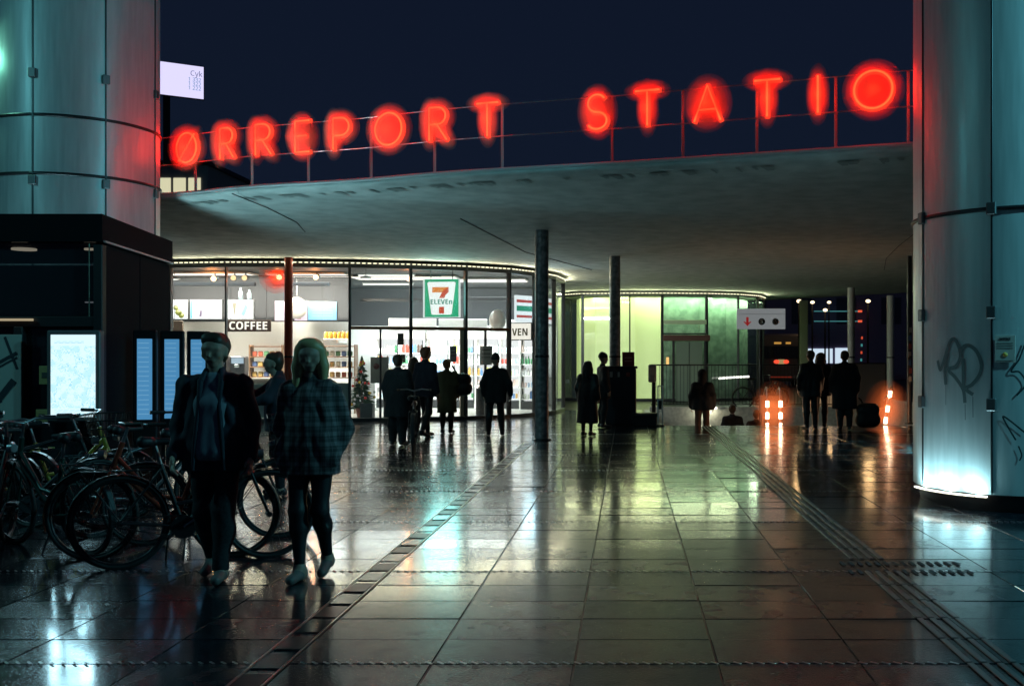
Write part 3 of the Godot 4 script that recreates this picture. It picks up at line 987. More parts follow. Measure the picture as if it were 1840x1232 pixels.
func station_sign() -> void:
	var t := thing("station_sign", "red neon station lettering on a wire rail along the canopy edge", "sign")
	var cv := Curve3D.new()
	for e in EDGE.slice(2, 14): cv.add_point(Vector3(e[0], 0, -e[1] - 0.16))
	var line := cv.tessellate_even_length(5, 0.2)
	var on := func(ratio: float) -> Vector3:   # the point of the edge that lies along x = ratio * z seen from the forecourt
		for i in line.size() - 1:
			var a := line[i].x / -line[i].z
			var b := line[i + 1].x / -line[i + 1].z
			if ratio >= a and ratio <= b: return line[i].lerp(line[i + 1], (ratio - a) / (b - a))
		return line[0]
	var tube_m := glow(1.0, 0.0055, 0.0014, 40.0)
	var face_m := glow(1.0, 0.07, 0.028, 0.9)
	var halo_fogs := []
	for q in [[1.02, 1.4], [0.9, 2.0], [0.78, 2.6], [0.62, 3.0]]:
		var mm := FogMaterial.new()
		mm.density = q[1] * 0.6
		mm.albedo = Color(1, 0.8, 0.66)
		halo_fogs.append([q[0], mm])
	var list := [["N", -0.4640], ["Ø", -0.4150], ["R", -0.3774], ["R", -0.3432], ["E", -0.3063], ["P", -0.27], ["O", -0.2242], ["R", -0.1782], ["T", -0.1311], ["S", -0.0276], ["T", 0.02], ["A", 0.0768], ["T", 0.1332], ["I", 0.1811], ["O", 0.2334], ["N", 0.293]]
	for q in list:
		var p: Vector3 = on.call(q[1])
		var p2: Vector3 = on.call(q[1] + 0.01)
		var yaw := -atan2(-(p2.z - p.z) * -1.0, p2.x - p.x)
		var L := Node3D.new()
		L.name = "letter"
		t.add_child(L, true)
		L.transform = Transform3D(Basis(Vector3.UP, yaw), p + Vector3(0, 4.73, 0))
		var tb := st()
		var bk := st()
		for path in letter_paths(q[0]):
			var l := []
			var l2 := []
			for v in path:
				l.append(Vector3(v.x * 0.47, v.y * 0.47, 0.05))
				l2.append(Vector3(v.x * 0.47, v.y * 0.47, 0.0))
			tube(tb, l, 0.013, 8)
			for i in l2.size() - 1:
				var a: Vector3 = l2[i]
				var b: Vector3 = l2[i + 1]
				var dd := b - a
				box(bk, (a + b) / 2 - Vector3(0, 0, 0.002 * (i % 2)), Vector3(dd.length() + 0.04, 0.066, 0.04), 0.006, Basis(Vector3(0, 0, 1), atan2(dd.y, dd.x)))
		put(done(tb), "neon_tube", tube_m, L)
		put(done(bk), "letter_case", face_m, L)
		omni(L, Vector3(0, 0.22, 0.12), Color(1.0, 0.28, 0.15), 0.05, 0.1)
		for path in letter_paths(q[0]):
			var lo := Vector2(9, 9)
			var hi := -lo
			for v in path:
				lo = lo.min(v)
				hi = hi.max(v)
			var mid := (lo + hi) * 0.235
			var size := Vector3((hi.x - lo.x) * 0.47 + 0.3, (hi.y - lo.y) * 0.47 + 0.3, 0.42)
			var turn := 0.0
			if path.size() == 2:
				var dd: Vector2 = (path[1] - path[0]) * 0.47
				size = Vector3(dd.length() + 0.32, 0.3, 0.36)
				turn = dd.angle()
			for g in halo_fogs:  # fog added to give each stroke its halo
				var fv := FogVolume.new()
				fv.name = "halo_fog"
				fv.shape = RenderingServer.FOG_VOLUME_SHAPE_ELLIPSOID
				fv.material = g[1]
				fv.size = size * g[0]
				L.add_child(fv, true)
				fv.position = Vector3(mid.x, mid.y, 0.03)
				fv.rotation.z = turn
				fv.set_meta("kind", "stuff")
	for yy in [4.74, 5.19]:
		var s := st()
		var l := []
		for v in line: l.append(v + Vector3(0, yy, -0.05))
		tube(s, l, 0.008, 6)
		put(done(s), "rail_wire", M.steel, t)
	var ps := st()
	box(ps, Vector3(0, 0.48, 0), Vector3(0.035, 0.95, 0.035), 0.004)
	var post := done(ps).commit()
	for r in [-0.4105, -0.3568, -0.3032, -0.2437, -0.1832, -0.1189, -0.0142, 0.0532, 0.1237, 0.1989, 0.268]:
		var p: Vector3 = on.call(r)
		share(post, "post", mat(0.35, 0.35, 0.36, 0.45, 0.6), t, xf(p + Vector3(0, 4.24, -0.09)))

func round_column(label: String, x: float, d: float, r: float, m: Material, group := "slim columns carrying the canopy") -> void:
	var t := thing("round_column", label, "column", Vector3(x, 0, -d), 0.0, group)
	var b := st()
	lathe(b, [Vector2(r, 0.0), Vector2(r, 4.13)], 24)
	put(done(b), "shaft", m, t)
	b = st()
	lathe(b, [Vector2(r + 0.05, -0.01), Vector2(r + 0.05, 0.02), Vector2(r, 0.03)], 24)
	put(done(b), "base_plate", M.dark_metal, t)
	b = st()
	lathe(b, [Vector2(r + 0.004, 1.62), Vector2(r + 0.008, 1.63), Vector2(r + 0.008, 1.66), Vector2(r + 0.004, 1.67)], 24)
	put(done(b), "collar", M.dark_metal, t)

# ---- glass pavilions under the canopy
const SHOP := [[-15.0, 29.2], [-13.2, 27.5], [-11.6, 26.85], [-10.1, 26.62], [-8.58, 26.62], [-7.05, 26.85], [-5.58, 27.25], [-4.25, 27.8], [-3.2, 28.6], [-2.6, 29.6], [-2.15, 31.0], [-1.98, 32.6], [-2.2, 34.2], [-3.0, 36.0]]
const HALL := [[-2.3, 43.0], [-2.6, 41.4], [-2.4, 40.2], [-1.66, 39.5], [0.1, 39.2], [1.3, 39.2], [2.96, 39.4], [4.2, 39.95], [5.05, 40.9], [5.45, 42.3], [5.4, 44.0]]

func along(line: Array, i: int, up := 0.0) -> Vector3:
	return Vector3(line[i][0], up, -line[i][1])

func wall_box(s: SurfaceTool, a: Vector3, b: Vector3, y0: float, y1: float, thick: float, bev := 0.0, out := 0.0) -> void:
	var d := b - a
	var n := d.normalized().cross(Vector3.UP)
	box(s, (a + b) / 2 + Vector3(0, (y0 + y1) / 2, 0) + n * out, Vector3(d.length(), y1 - y0, thick), bev, Basis(Vector3.UP, atan2(-d.z, d.x)))

func led_edge(t: Node3D, line: Array, y: float, from: int, to: int, c: Color, e: float) -> void:
	var s := st()
	for i in range(from, to):
		var a := along(line, i)
		var b := along(line, i + 1)
		var n := (b - a).normalized().cross(Vector3.UP)
		var cnt := int((b - a).length() / 0.13)
		for j in cnt:
			box(s, a.lerp(b, (j + 0.5) / cnt) + n * 0.1 + Vector3(0, y, 0), Vector3(0.085, 0.03, 0.03), 0.006, Basis(Vector3.UP, atan2(-(b - a).z, (b - a).x)))
		area(t, (a + b) / 2 + n * 0.18 + Vector3(0, y - 0.03, 0), n + Vector3(0, 0.3, 0), Vector2((b - a).length() * 0.95, 0.04), c, e)
	var o := put(done(s), "light_strip", glow(1.0, 0.95, 0.62, 1.5), t)
	o.set_meta("kind", "stuff")

func shop() -> void:
	var t := thing("glass_shop", "curved glass corner shop with bright interior under the canopy", "shop")
	var H := 3.98
	var n := SHOP.size()
	var fl := st()
	var poly := PackedVector2Array()
	for p in SHOP: poly.append(Vector2(p[0] * 1.0, -p[1]))
	poly.append(Vector2(-15, -36.4))
	prism(fl, poly, 0.03, Transform3D(Basis(Vector3.RIGHT, PI / 2), Vector3(0, 0.012, 0)))
	put(done(fl), "floor", mat(0.42, 0.41, 0.38, 0.25), t)
	var ce := st()
	prism(ce, poly, 0.06, Transform3D(Basis(Vector3.RIGHT, PI / 2), Vector3(0, 4.03, 0)))
	put(done(ce), "ceiling", mat(0.06, 0.065, 0.07, 0.7), t)
	for i in n - 1:
		var a := along(SHOP, i)
		var b := along(SHOP, i + 1)
		var s := st()
		wall_box(s, a, b, 0.0, 0.09, 0.14, 0.01)
		put(done(s), "plinth", M.frame, t)
		s = st()
		wall_box(s, a, b, 3.9, 4.0, 0.12, 0.01)
		put(done(s), "head_rail", M.frame, t)
		if i == 6:   # the doorway
			s = st()
			wall_box(s, a, b, 2.42, 3.9, 0.014)
			put(done(s), "pane", M.glass, t)
		elif i >= 1:
			s = st()
			wall_box(s, a, b, 0.09, 3.9, 0.014)
			put(done(s), "pane", M.glass, t)
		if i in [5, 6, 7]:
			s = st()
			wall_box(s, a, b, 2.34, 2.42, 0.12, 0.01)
			put(done(s), "transom", mat(0.2, 0.09, 0.045, 0.4, 0.4), t)  # brown tint paints in the orange glow of the lights behind
		if i >= 1 and i <= 4:
			s = st()
			wall_box(s, a.lerp(b, 0.02), a.lerp(b, 0.98), 0.1, 0.98, 0.006, 0.0, -0.02)
			put(done(s), "frosted_film", mat(0.32, 0.34, 0.31, 0.5), t)
		s = st()
		var wide := 0.07 if i in [2, 4, 5, 6, 7, 8] else 0.035
		box(s, a + Vector3(0, 2.0, 0), Vector3(wide, 3.95, 0.13), 0.008, Basis(Vector3.UP, atan2(-(b - a).z, (b - a).x)))
		put(done(s), "mullion", M.frame, t)
	for q in [[5, 0.5, 0.05], [6, 0.93, 0.1], [7, 0.45, 0.045]]:
		var a := along(SHOP, q[0])
		var b := along(SHOP, q[0] + 1)
		var s := st()
		box(s, a.lerp(b, q[1]) + Vector3(0, 1.2, 0), Vector3(q[2], 2.36, 0.09), 0.008, Basis(Vector3.UP, atan2(-(b - a).z, (b - a).x)))
		put(done(s), "door_post", mat(0.32, 0.27, 0.19, 0.5) if q[0] == 6 else M.frame, t)
	# open sliding leaf beside the doorway
	var da := along(SHOP, 6).lerp(along(SHOP, 7), 0.04)
	var db := along(SHOP, 6).lerp(along(SHOP, 7), 0.3)
	var s2 := st()
	wall_box(s2, da, db, 0.06, 2.3, 0.02, 0.0, -0.12)
	var leaf := put(done(s2), "door_leaf", M.glass, t)
	s2 = st()
	wall_box(s2, db - (db - da) * 0.07, db, 0.03, 2.33, 0.05, 0.005, -0.12)
	put(done(s2), "leaf_stile", M.frame, leaf)
	# back walls: white below, dark above
	for q in [["back_wall", -15.0, -3.0, -36.3, 0.0, 2.72, M.white], ["upper_wall", -15.0, -3.0, -36.3, 2.72, 4.0, mat(0.04, 0.042, 0.046, 0.8)], ["counter_wall", -15.0, -8.3, -31.6, 0.0, 2.7, M.white], ["counter_upper_wall", -15.0, -8.3, -31.6, 2.7, 4.0, mat(0.035, 0.038, 0.044, 0.8)]]:
		var s := st()
		box(s, Vector3((q[1] + q[2]) / 2, (q[4] + q[5]) / 2, q[3]), Vector3(q[2] - q[1], q[5] - q[4] - 0.006, 0.12), 0.0)
		put(done(s), q[0], q[6], t)
	for q in [[-12.0, -29.4, 3.2, 0.9], [-8.9, -29.6, 2.2, 0.9], [-6.4, -30.6, 3.0, 1.0], [-4.2, -31.6, 2.4, 1.0]]:
		var s := st()
		box(s, Vector3(q[0], 3.95, q[1]), Vector3(q[2], 0.05, q[3]), 0.01)
		var p := put(done(s), "ceiling_lamp", M.white, t)
		var g := st()
		box(g, Vector3(q[0], 3.918, q[1]), Vector3(q[2] - 0.06, 0.012, q[3] - 0.06))
		put(done(g), "diffuser", glow(1.0, 0.96, 0.85, 1.6), p)
		area(p, Vector3(q[0], 3.88, q[1]), Vector3.DOWN, Vector2(q[2] - 0.1, q[3] - 0.1), lin(0.86, 1.0, 0.97), 6.0)
	for q in [[-12.2, 3.7, -29.9, 3.4], [-9.2, 3.7, -29.9, 1.6], [-7.0, 3.4, -32.6, 2.4], [-4.4, 3.4, -31.9, 2.4]]:   # unseen washers added to brighten the back walls
		slab_part(t, "added_washer", Vector3(q[0], q[1], q[2] + 0.06), Vector3(q[3], 0.1, 0.1), M.black, 0.01)
		area(t, Vector3(q[0], q[1], q[2] - 0.03), Vector3(0, -1.0, -0.9), Vector2(q[3] * 0.95, 0.08), (lin(1.0, 0.93, 0.76) if q[0] < -8.0 else lin(0.86, 1.0, 0.97)), 22.0)
	# hanging bulkhead of white panels above the shelves
	for q in [[-7.0, -5.65, 31.0], [-5.6, -4.2, 31.4], [-4.15, -2.75, 31.9]]:
		var s := st()
		wall_box(s, Vector3(q[0], 0, -q[2]), Vector3(q[1], 0, -q[2] - 0.3), 2.42, 2.78, 0.08, 0.01)
		put(done(s), "bulkhead", M.white, t)
	led_edge(t, SHOP, 4.02, 1, 12, lin(1.0, 0.93, 0.62), 0.5)

func lightbox(called: String, label: String, where: Vector3, yaw: float, size: Vector3, face: Material, category := "screen", group := "") -> Node3D:
	var t := thing(called, label, category, where, yaw, group)
	var s := st()
	box(s, Vector3.ZERO, size, 0.012)
	put(done(s), "case", M.frame, t)
	s = st()
	box(s, Vector3(0, 0, size.z / 2 + 0.004), Vector3(size.x - 0.05, size.y - 0.05, 0.012), 0.002)
	put(done(s), "face", face, t)
	return t

func slab_part(t: Node, called: String, c: Vector3, size: Vector3, m: Material, bev := 0.003, b := Basis.IDENTITY) -> MeshInstance3D:
	var s := st()
	box(s, c, size, bev, b)
	return put(done(s), called, m, t)

func shop_signs() -> void:
	# the square shop sign
	var t := thing("square_shop_sign", "square green lightbox with a numeral and shop name hanging in the glass", "sign", Vector3(-4.93, 3.2, -28.1), -0.16)
	slab_part(t, "case", Vector3.ZERO, Vector3(0.99, 1.02, 0.18), glow(0.9, 1.0, 0.98, 0.7), 0.015)
	slab_part(t, "face", Vector3(0.03, 0, 0.094), Vector3(0.93, 1.0, 0.014), glow(0.015, 0.36, 0.16, 0.95), 0.004)
	var s := st()
	prism(s, PackedVector2Array([Vector2(-0.36, 0.4), Vector2(-0.33, 0.43), Vector2(0.39, 0.43), Vector2(0.42, 0.4), Vector2(0.31, -0.41), Vector2(0.28, -0.44), Vector2(-0.22, -0.44), Vector2(-0.25, -0.41)]), 0.012, xf(Vector3(0, 0, 0.108)))
	put(done(s), "white_plate", glow(0.95, 0.98, 0.95, 0.95), t)
	s = st()
	prism(s, PackedVector2Array([Vector2(-0.22, 0.29), Vector2(0.23, 0.29), Vector2(0.06, 0.15), Vector2(-0.22, 0.15)]), 0.012, xf(Vector3(0, 0, 0.12)))
	put(done(s), "numeral_bar", glow(0.85, 0.25, 0.015, 0.8), t)
	s = st()
	prism(s, PackedVector2Array([Vector2(0.23, 0.29), Vector2(0.23, 0.15), Vector2(0.15, 0.09), Vector2(0.11, 0.0), Vector2(-0.03, 0.0), Vector2(0.03, 0.12), Vector2(0.12, 0.22)]), 0.012, xf(Vector3(0, 0, 0.121)))
	put(done(s), "numeral_leg", glow(0.65, 0.06, 0.012, 0.8), t)
	slab_part(t, "numeral_foot", Vector3(0.035, -0.32, 0.12), Vector3(0.14, 0.18, 0.012), glow(0.65, 0.06, 0.012, 0.8))
	words("ELEVEn", 0.13, glow(0.01, 0.3, 0.2, 0.7), t, xf(Vector3(0.03, -0.1, 0.122)), "lettering")
	for x in [-0.3, 0.3]:
		slab_part(t, "hanger", Vector3(x, 0.65, 0), Vector3(0.02, 0.3, 0.02), M.frame)
	area(t, Vector3(0.03, 0, 0.16), Vector3(0, 0, 1), Vector2(0.9, 0.9), lin(0.3, 0.95, 0.9), 2.2)
	# striped light band round the corner
	t = thing("striped_shop_sign", "white lightbox with red and green stripes round the shop corner", "sign")
	for q in [[-3.1, 29.3, -2.62, 30.0], [-2.55, 30.2, -2.2, 31.4]]:
		var a := Vector3(q[0], 0, -q[1])
		var b := Vector3(q[2], 0, -q[3])
		s = st()
		wall_box(s, a, b, 2.62, 3.36, 0.1, 0.01)
		put(done(s), "band", glow(0.85, 0.97, 1.0, 0.95), t)
		for w in [[3.16, 3.24, glow(0.55, 0.04, 0.03, 0.7)], [2.92, 3.07, glow(0.01, 0.3, 0.16, 0.8)], [2.74, 2.81, glow(0.55, 0.04, 0.03, 0.7)]]:
			s = st()
			wall_box(s, a, b, w[0], w[1], 0.01, 0.0, 0.054)
			put(done(s), "stripe", w[2], t)
	area(t, Vector3(-2.55, 3.0, -29.6), Vector3(0.6, 0, 0.8), Vector2(0.8, 0.6), lin(0.5, 0.85, 1.0), 1.2)
	t = lightbox("shop_name_panel", "white panel with dark letters VEN below the striped lightbox", Vector3(-3.0, 2.36, -29.7), -0.5, Vector3(0.8, 0.5, 0.06), glow(1.0, 0.97, 0.85, 0.95), "sign")
	words("VEN", 0.2, M.olive, t, xf(Vector3(0.02, -0.02, 0.045)))
	# coffee and cold signs
	t = thing("coffee_sign", "dark brown hanging sign with glowing white letters COFFEE", "sign", Vector3(-10.64, 2.52, -29.7))
	slab_part(t, "board", Vector3.ZERO, Vector3(1.26, 0.33, 0.06), mat(0.05, 0.026, 0.015, 0.5), 0.008)
	words("COFFEE", 0.22, glow(1.0, 0.97, 0.85, 1.3), t, xf(Vector3(0, 0, 0.036)))
	for x in [-0.5, 0.5]: slab_part(t, "hanger", Vector3(x, 0.8, 0), Vector3(0.015, 1.3, 0.015), M.frame)
	t = thing("cold_sign", "brown hanging sign with glowing letters COLD, partly behind the lift house", "sign", Vector3(-13.17, 2.5, -29.8))
	slab_part(t, "board", Vector3(0.12, 0, 0), Vector3(1.05, 0.33, 0.06), mat(0.08, 0.05, 0.03, 0.5), 0.008)
	words("COLD", 0.22, glow(1.0, 0.97, 0.85, 1.3), t, xf(Vector3(0.0, 0, 0.036)))
	for x in [-0.3, 0.4]: slab_part(t, "hanger", Vector3(x, 0.8, 0), Vector3(0.015, 1.3, 0.015), M.frame)
	# menu screens
	var ink := glow(0.05, 0.1, 0.16, 0.3)
	var i := 0
	for q in [[-13.05, 0.72, "menu screen with a green and yellow drink, leftmost above the counter"], [-12.18, 0.96, "menu screen with a dark bottle shape and lines of text"], [-11.22, 0.86, "menu screen with a cone and pale blue figure, right of the bottle screen"]]:
		t = lightbox("menu_screen", q[2], Vector3(q[0], 3.02, -30.6), 0.0, Vector3(q[1], 0.6, 0.08), glow(0.86, 0.95, 1.0, 0.95), "screen", "menu screens in a row above the counter")
		slab_part(t, "blue_edge", Vector3(-q[1] / 2 + 0.06, 0, 0.053), Vector3(0.05, 0.52, 0.006), glow(0.15, 0.6, 0.75, 0.8))
		if i == 0:
			for w in [[-0.1, 0.05, 0.1], [-0.02, -0.08, 0.14], [0.06, -0.17, 0.12]]:
				var e := st()
				lathe(e, [Vector2(w[2] * 0.7, -0.002), Vector2(w[2] * 0.7, 0.003), Vector2(0, 0.003)], 14)
				var o := put(done(e), "picture", glow(0.32, 0.36, 0.06, 0.6), t, Vector3(w[0] + 0.1, w[1], 0.052))
				o.rotation.x = PI / 2
		elif i == 1:
			slab_part(t, "picture", Vector3(-0.22, 0.15, 0.053), Vector3(0.3, 0.03, 0.006), mat(0.05, 0.05, 0.05), 0.001, Basis(Vector3(0, 0, 1), 0.35))
			slab_part(t, "picture", Vector3(-0.15, -0.12, 0.053), Vector3(0.07, 0.18, 0.006), mat(0.04, 0.03, 0.06), 0.001, Basis(Vector3(0, 0, 1), -0.1))
			for y in [0.13, 0.05, -0.02]: slab_part(t, "text_line", Vector3(0.2, y, 0.053), Vector3(0.36, 0.022, 0.006), glow(0.25, 0.42, 0.6, 0.7), 0.001)
		else:
			var e := st()
			prism(e, PackedVector2Array([Vector2(-0.1, 0.18), Vector2(0.02, 0.2), Vector2(-0.02, -0.22)]), 0.006, xf(Vector3(-0.1, 0, 0.053)))
			put(done(e), "picture", glow(0.35, 0.33, 0.22, 0.6), t)
			slab_part(t, "picture", Vector3(0.16, -0.03, 0.053), Vector3(0.1, 0.3, 0.006), glow(0.3, 0.62, 0.75, 0.7), 0.001, Basis(Vector3(0, 0, 1), -0.4))
		i += 1
	t = lightbox("poster_screen", "pale pink poster screen behind the red column", Vector3(-10.0, 2.98, -30.65), 0.0, Vector3(0.46, 0.62, 0.08), glow(0.9, 0.74, 0.86, 0.9))
	t = lightbox("poster_screen", "pale pink poster screen with a red mark right of the red column", Vector3(-9.45, 2.98, -30.65), 0.0, Vector3(0.42, 0.62, 0.08), glow(0.86, 0.72, 0.84, 0.9))
	slab_part(t, "picture", Vector3(-0.05, -0.2, 0.053), Vector3(0.1, 0.07, 0.006), glow(0.6, 0.08, 0.05, 0.7), 0.001)
	t = lightbox("blue_screen", "plain sky blue screen with faint lines of text", Vector3(-8.83, 2.98, -30.65), 0.0, Vector3(0.88, 0.58, 0.08), glow(0.22, 0.55, 0.85, 0.95))
	for k in 5: slab_part(t, "text_line", Vector3(0.0, 0.17 - 0.08 * k, 0.053), Vector3(0.6, 0.014, 0.006), glow(0.4, 0.7, 0.95, 0.9), 0.001)
	# round white ice-cream display and the round mirror
	t = thing("round_display", "round white display in front of the pink poster screens", "display", Vector3(-9.5, 3.05, -30.35))
	s = st()
	lathe(s, [Vector2(0.0, -0.05), Vector2(0.24, -0.05), Vector2(0.31, -0.02), Vector2(0.31, 0.02), Vector2(0.24, 0.05), Vector2(0, 0.06)], 28)
	put(done(s), "disc", glow(0.95, 0.88, 0.75, 0.55), t).rotation.x = PI / 2
	slab_part(t, "stem", Vector3(0, 0.6, -0.05), Vector3(0.03, 0.5, 0.03), M.frame)
	t = thing("round_mirror", "white round convex mirror near the shop corner", "mirror", Vector3(-3.62, 2.68, -29.5), -0.5)
	s = st()
	lathe(s, [Vector2(0.0, -0.06), Vector2(0.2, -0.05), Vector2(0.29, 0.0), Vector2(0.22, 0.05), Vector2(0, 0.09)], 28)
	put(done(s), "dish", mat(0.7, 0.7, 0.66, 0.3), t).rotation.x = PI / 2
	slab_part(t, "arm", Vector3(0.12, -0.02, -0.12), Vector3(0.03, 0.03, 0.3), M.frame)
	# spot lamps on a track
	t = thing("lamp_track", "thin black lamp track under the dark shop ceiling", "track", Vector3(-9.0, 3.86, -29.0))
	slab_part(t, "rail", Vector3.ZERO, Vector3(7.8, 0.03, 0.04), M.black)
	var spots := [[-11.29, 3.78, 0.5, "small spot lamp glowing warm at the left end of the track"], [-9.5, 3.82, 1.0, "brightest spot lamp, beside the red column"], [-8.5, 3.82, 0.5, "warm spot lamp right of the red column"], [-10.75, 3.8, 0.12, "dim spot lamp right above the white hanging bottles"], [-10.45, 3.8, 0.12, "dim spot lamp just right of the other dim one, above the coffee sign"], [-5.96, 3.78, 0.45, "small pale spot lamp near the square green sign"]]
	for q in spots:
		t = thing("spot_lamp", q[3], "lamp", Vector3(q[0], q[1], -28.9), 0.0, "spot lamps on the shop ceiling")
		s = st()
		tube(s, [Vector3(0, 0.03, -0.12), Vector3(0, 0, 0.05)], 0.07, 12, false, 0.085)
		put(done(s), "barrel", M.black, t)
		s = st()
		lathe(s, [Vector2(0.075, -0.01), Vector2(0.07, 0.015), Vector2(0, 0.03)], 14)
		put(done(s), "lens", glow(1.0, 0.72, 0.38, 9.0 * q[2] + 0.3), t, Vector3(0, 0, 0.06)).rotation.x = PI / 2
		slab_part(t, "yoke", Vector3(0, 0.1, -0.05), Vector3(0.02, 0.12, 0.04), M.black)
		if q[2] > 0.3: omni(t, Vector3(0, 0, 0.16), Color(1.0, 0.6, 0.32), 0.7 * q[2], 0.06)
	# reddish fog added as the red halo of the brightest spot lamp
	for g in [[0.95, 0.9], [0.7, 1.6], [0.45, 2.4]]:
		var mm := FogMaterial.new()
		mm.density = g[1]
		mm.albedo = Color(1.0, 0.34, 0.2)
		var fv := FogVolume.new()
		fv.name = "halo_fog"
		fv.shape = RenderingServer.FOG_VOLUME_SHAPE_ELLIPSOID
		fv.size = Vector3(1.0, 1.0, 0.6) * g[0]
		fv.material = mm
		get_node("spot_lamp2").add_child(fv, true)
		fv.position = Vector3(0, 0, 0.3)
		fv.set_meta("kind", "stuff")
	# dome lamps and hanging tubes right of the main mullion
	for q in [[-11.95, 3.7, "shallow dome lamp at the left edge of the shop"], [-6.9, 3.72, "shallow dome lamp right of the wide mullion"]]:
		t = thing("dome_lamp", q[2], "lamp", Vector3(q[0], q[1], -27.9), 0.0)
		s = st()
		lathe(s, [Vector2(0.15, -0.01), Vector2(0.14, 0.02), Vector2(0.05, 0.06), Vector2(0, 0.065)], 20)
		put(done(s), "shade", M.white, t)
		s = st()
		lathe(s, [Vector2(0, -0.03), Vector2(0.09, -0.02), Vector2(0.12, 0.0)], 16)
		put(done(s), "diffuser", glow(0.95, 1.0, 0.9, 1.5), t)
		slab_part(t, "cord", Vector3(0, 0.18, 0), Vector3(0.012, 0.24, 0.012), M.black)
	for q in [[3.82, 1.5, -28.3, "upper white tube lamp by the ceiling left of the square sign"], [3.6, 1.35, -28.5, "lower white tube lamp left of the square sign"]]:
		t = thing("tube_lamp", q[3], "lamp", Vector3(-6.45, q[0], q[2]), 0.0)
		s = st()
		tube(s, [Vector3(-q[1] / 2, 0, 0), Vector3(q[1] / 2, 0, 0)], 0.02, 8)
		put(done(s), "tube", glow(0.95, 1.0, 0.9, 1.4), t)
		slab_part(t, "batten", Vector3(0, 0.035, -0.02), Vector3(q[1] + 0.05, 0.03, 0.04), M.white)
	for q in [[-11.12, 0.34, "larger white hanging bottle shape under the ceiling"], [-10.87, 0.28, "smaller white hanging bottle shape under the ceiling"]]:
		t = thing("hanging_bottle", q[2], "decoration", Vector3(q[0], 3.3, -30.4))
		s = st()
		lathe(s, [Vector2(0.0, 0), Vector2(0.06, 0.0), Vector2(0.065, q[1] * 0.6), Vector2(0.025, q[1] * 0.8), Vector2(0.025, q[1]), Vector2(0, q[1])], 14)
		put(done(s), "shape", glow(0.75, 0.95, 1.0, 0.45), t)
	# writing on the frosted film
	for q in [["DU KAN SAGTE", 1.02, -9.5], ["ÆRK", 0.86, -9.15]]:
		words(q[0], 0.11, M.stain, get_node("glass_shop"), xf(Vector3(q[2], q[1] - 0.25, -26.6)), "lettering", true, 0.006)

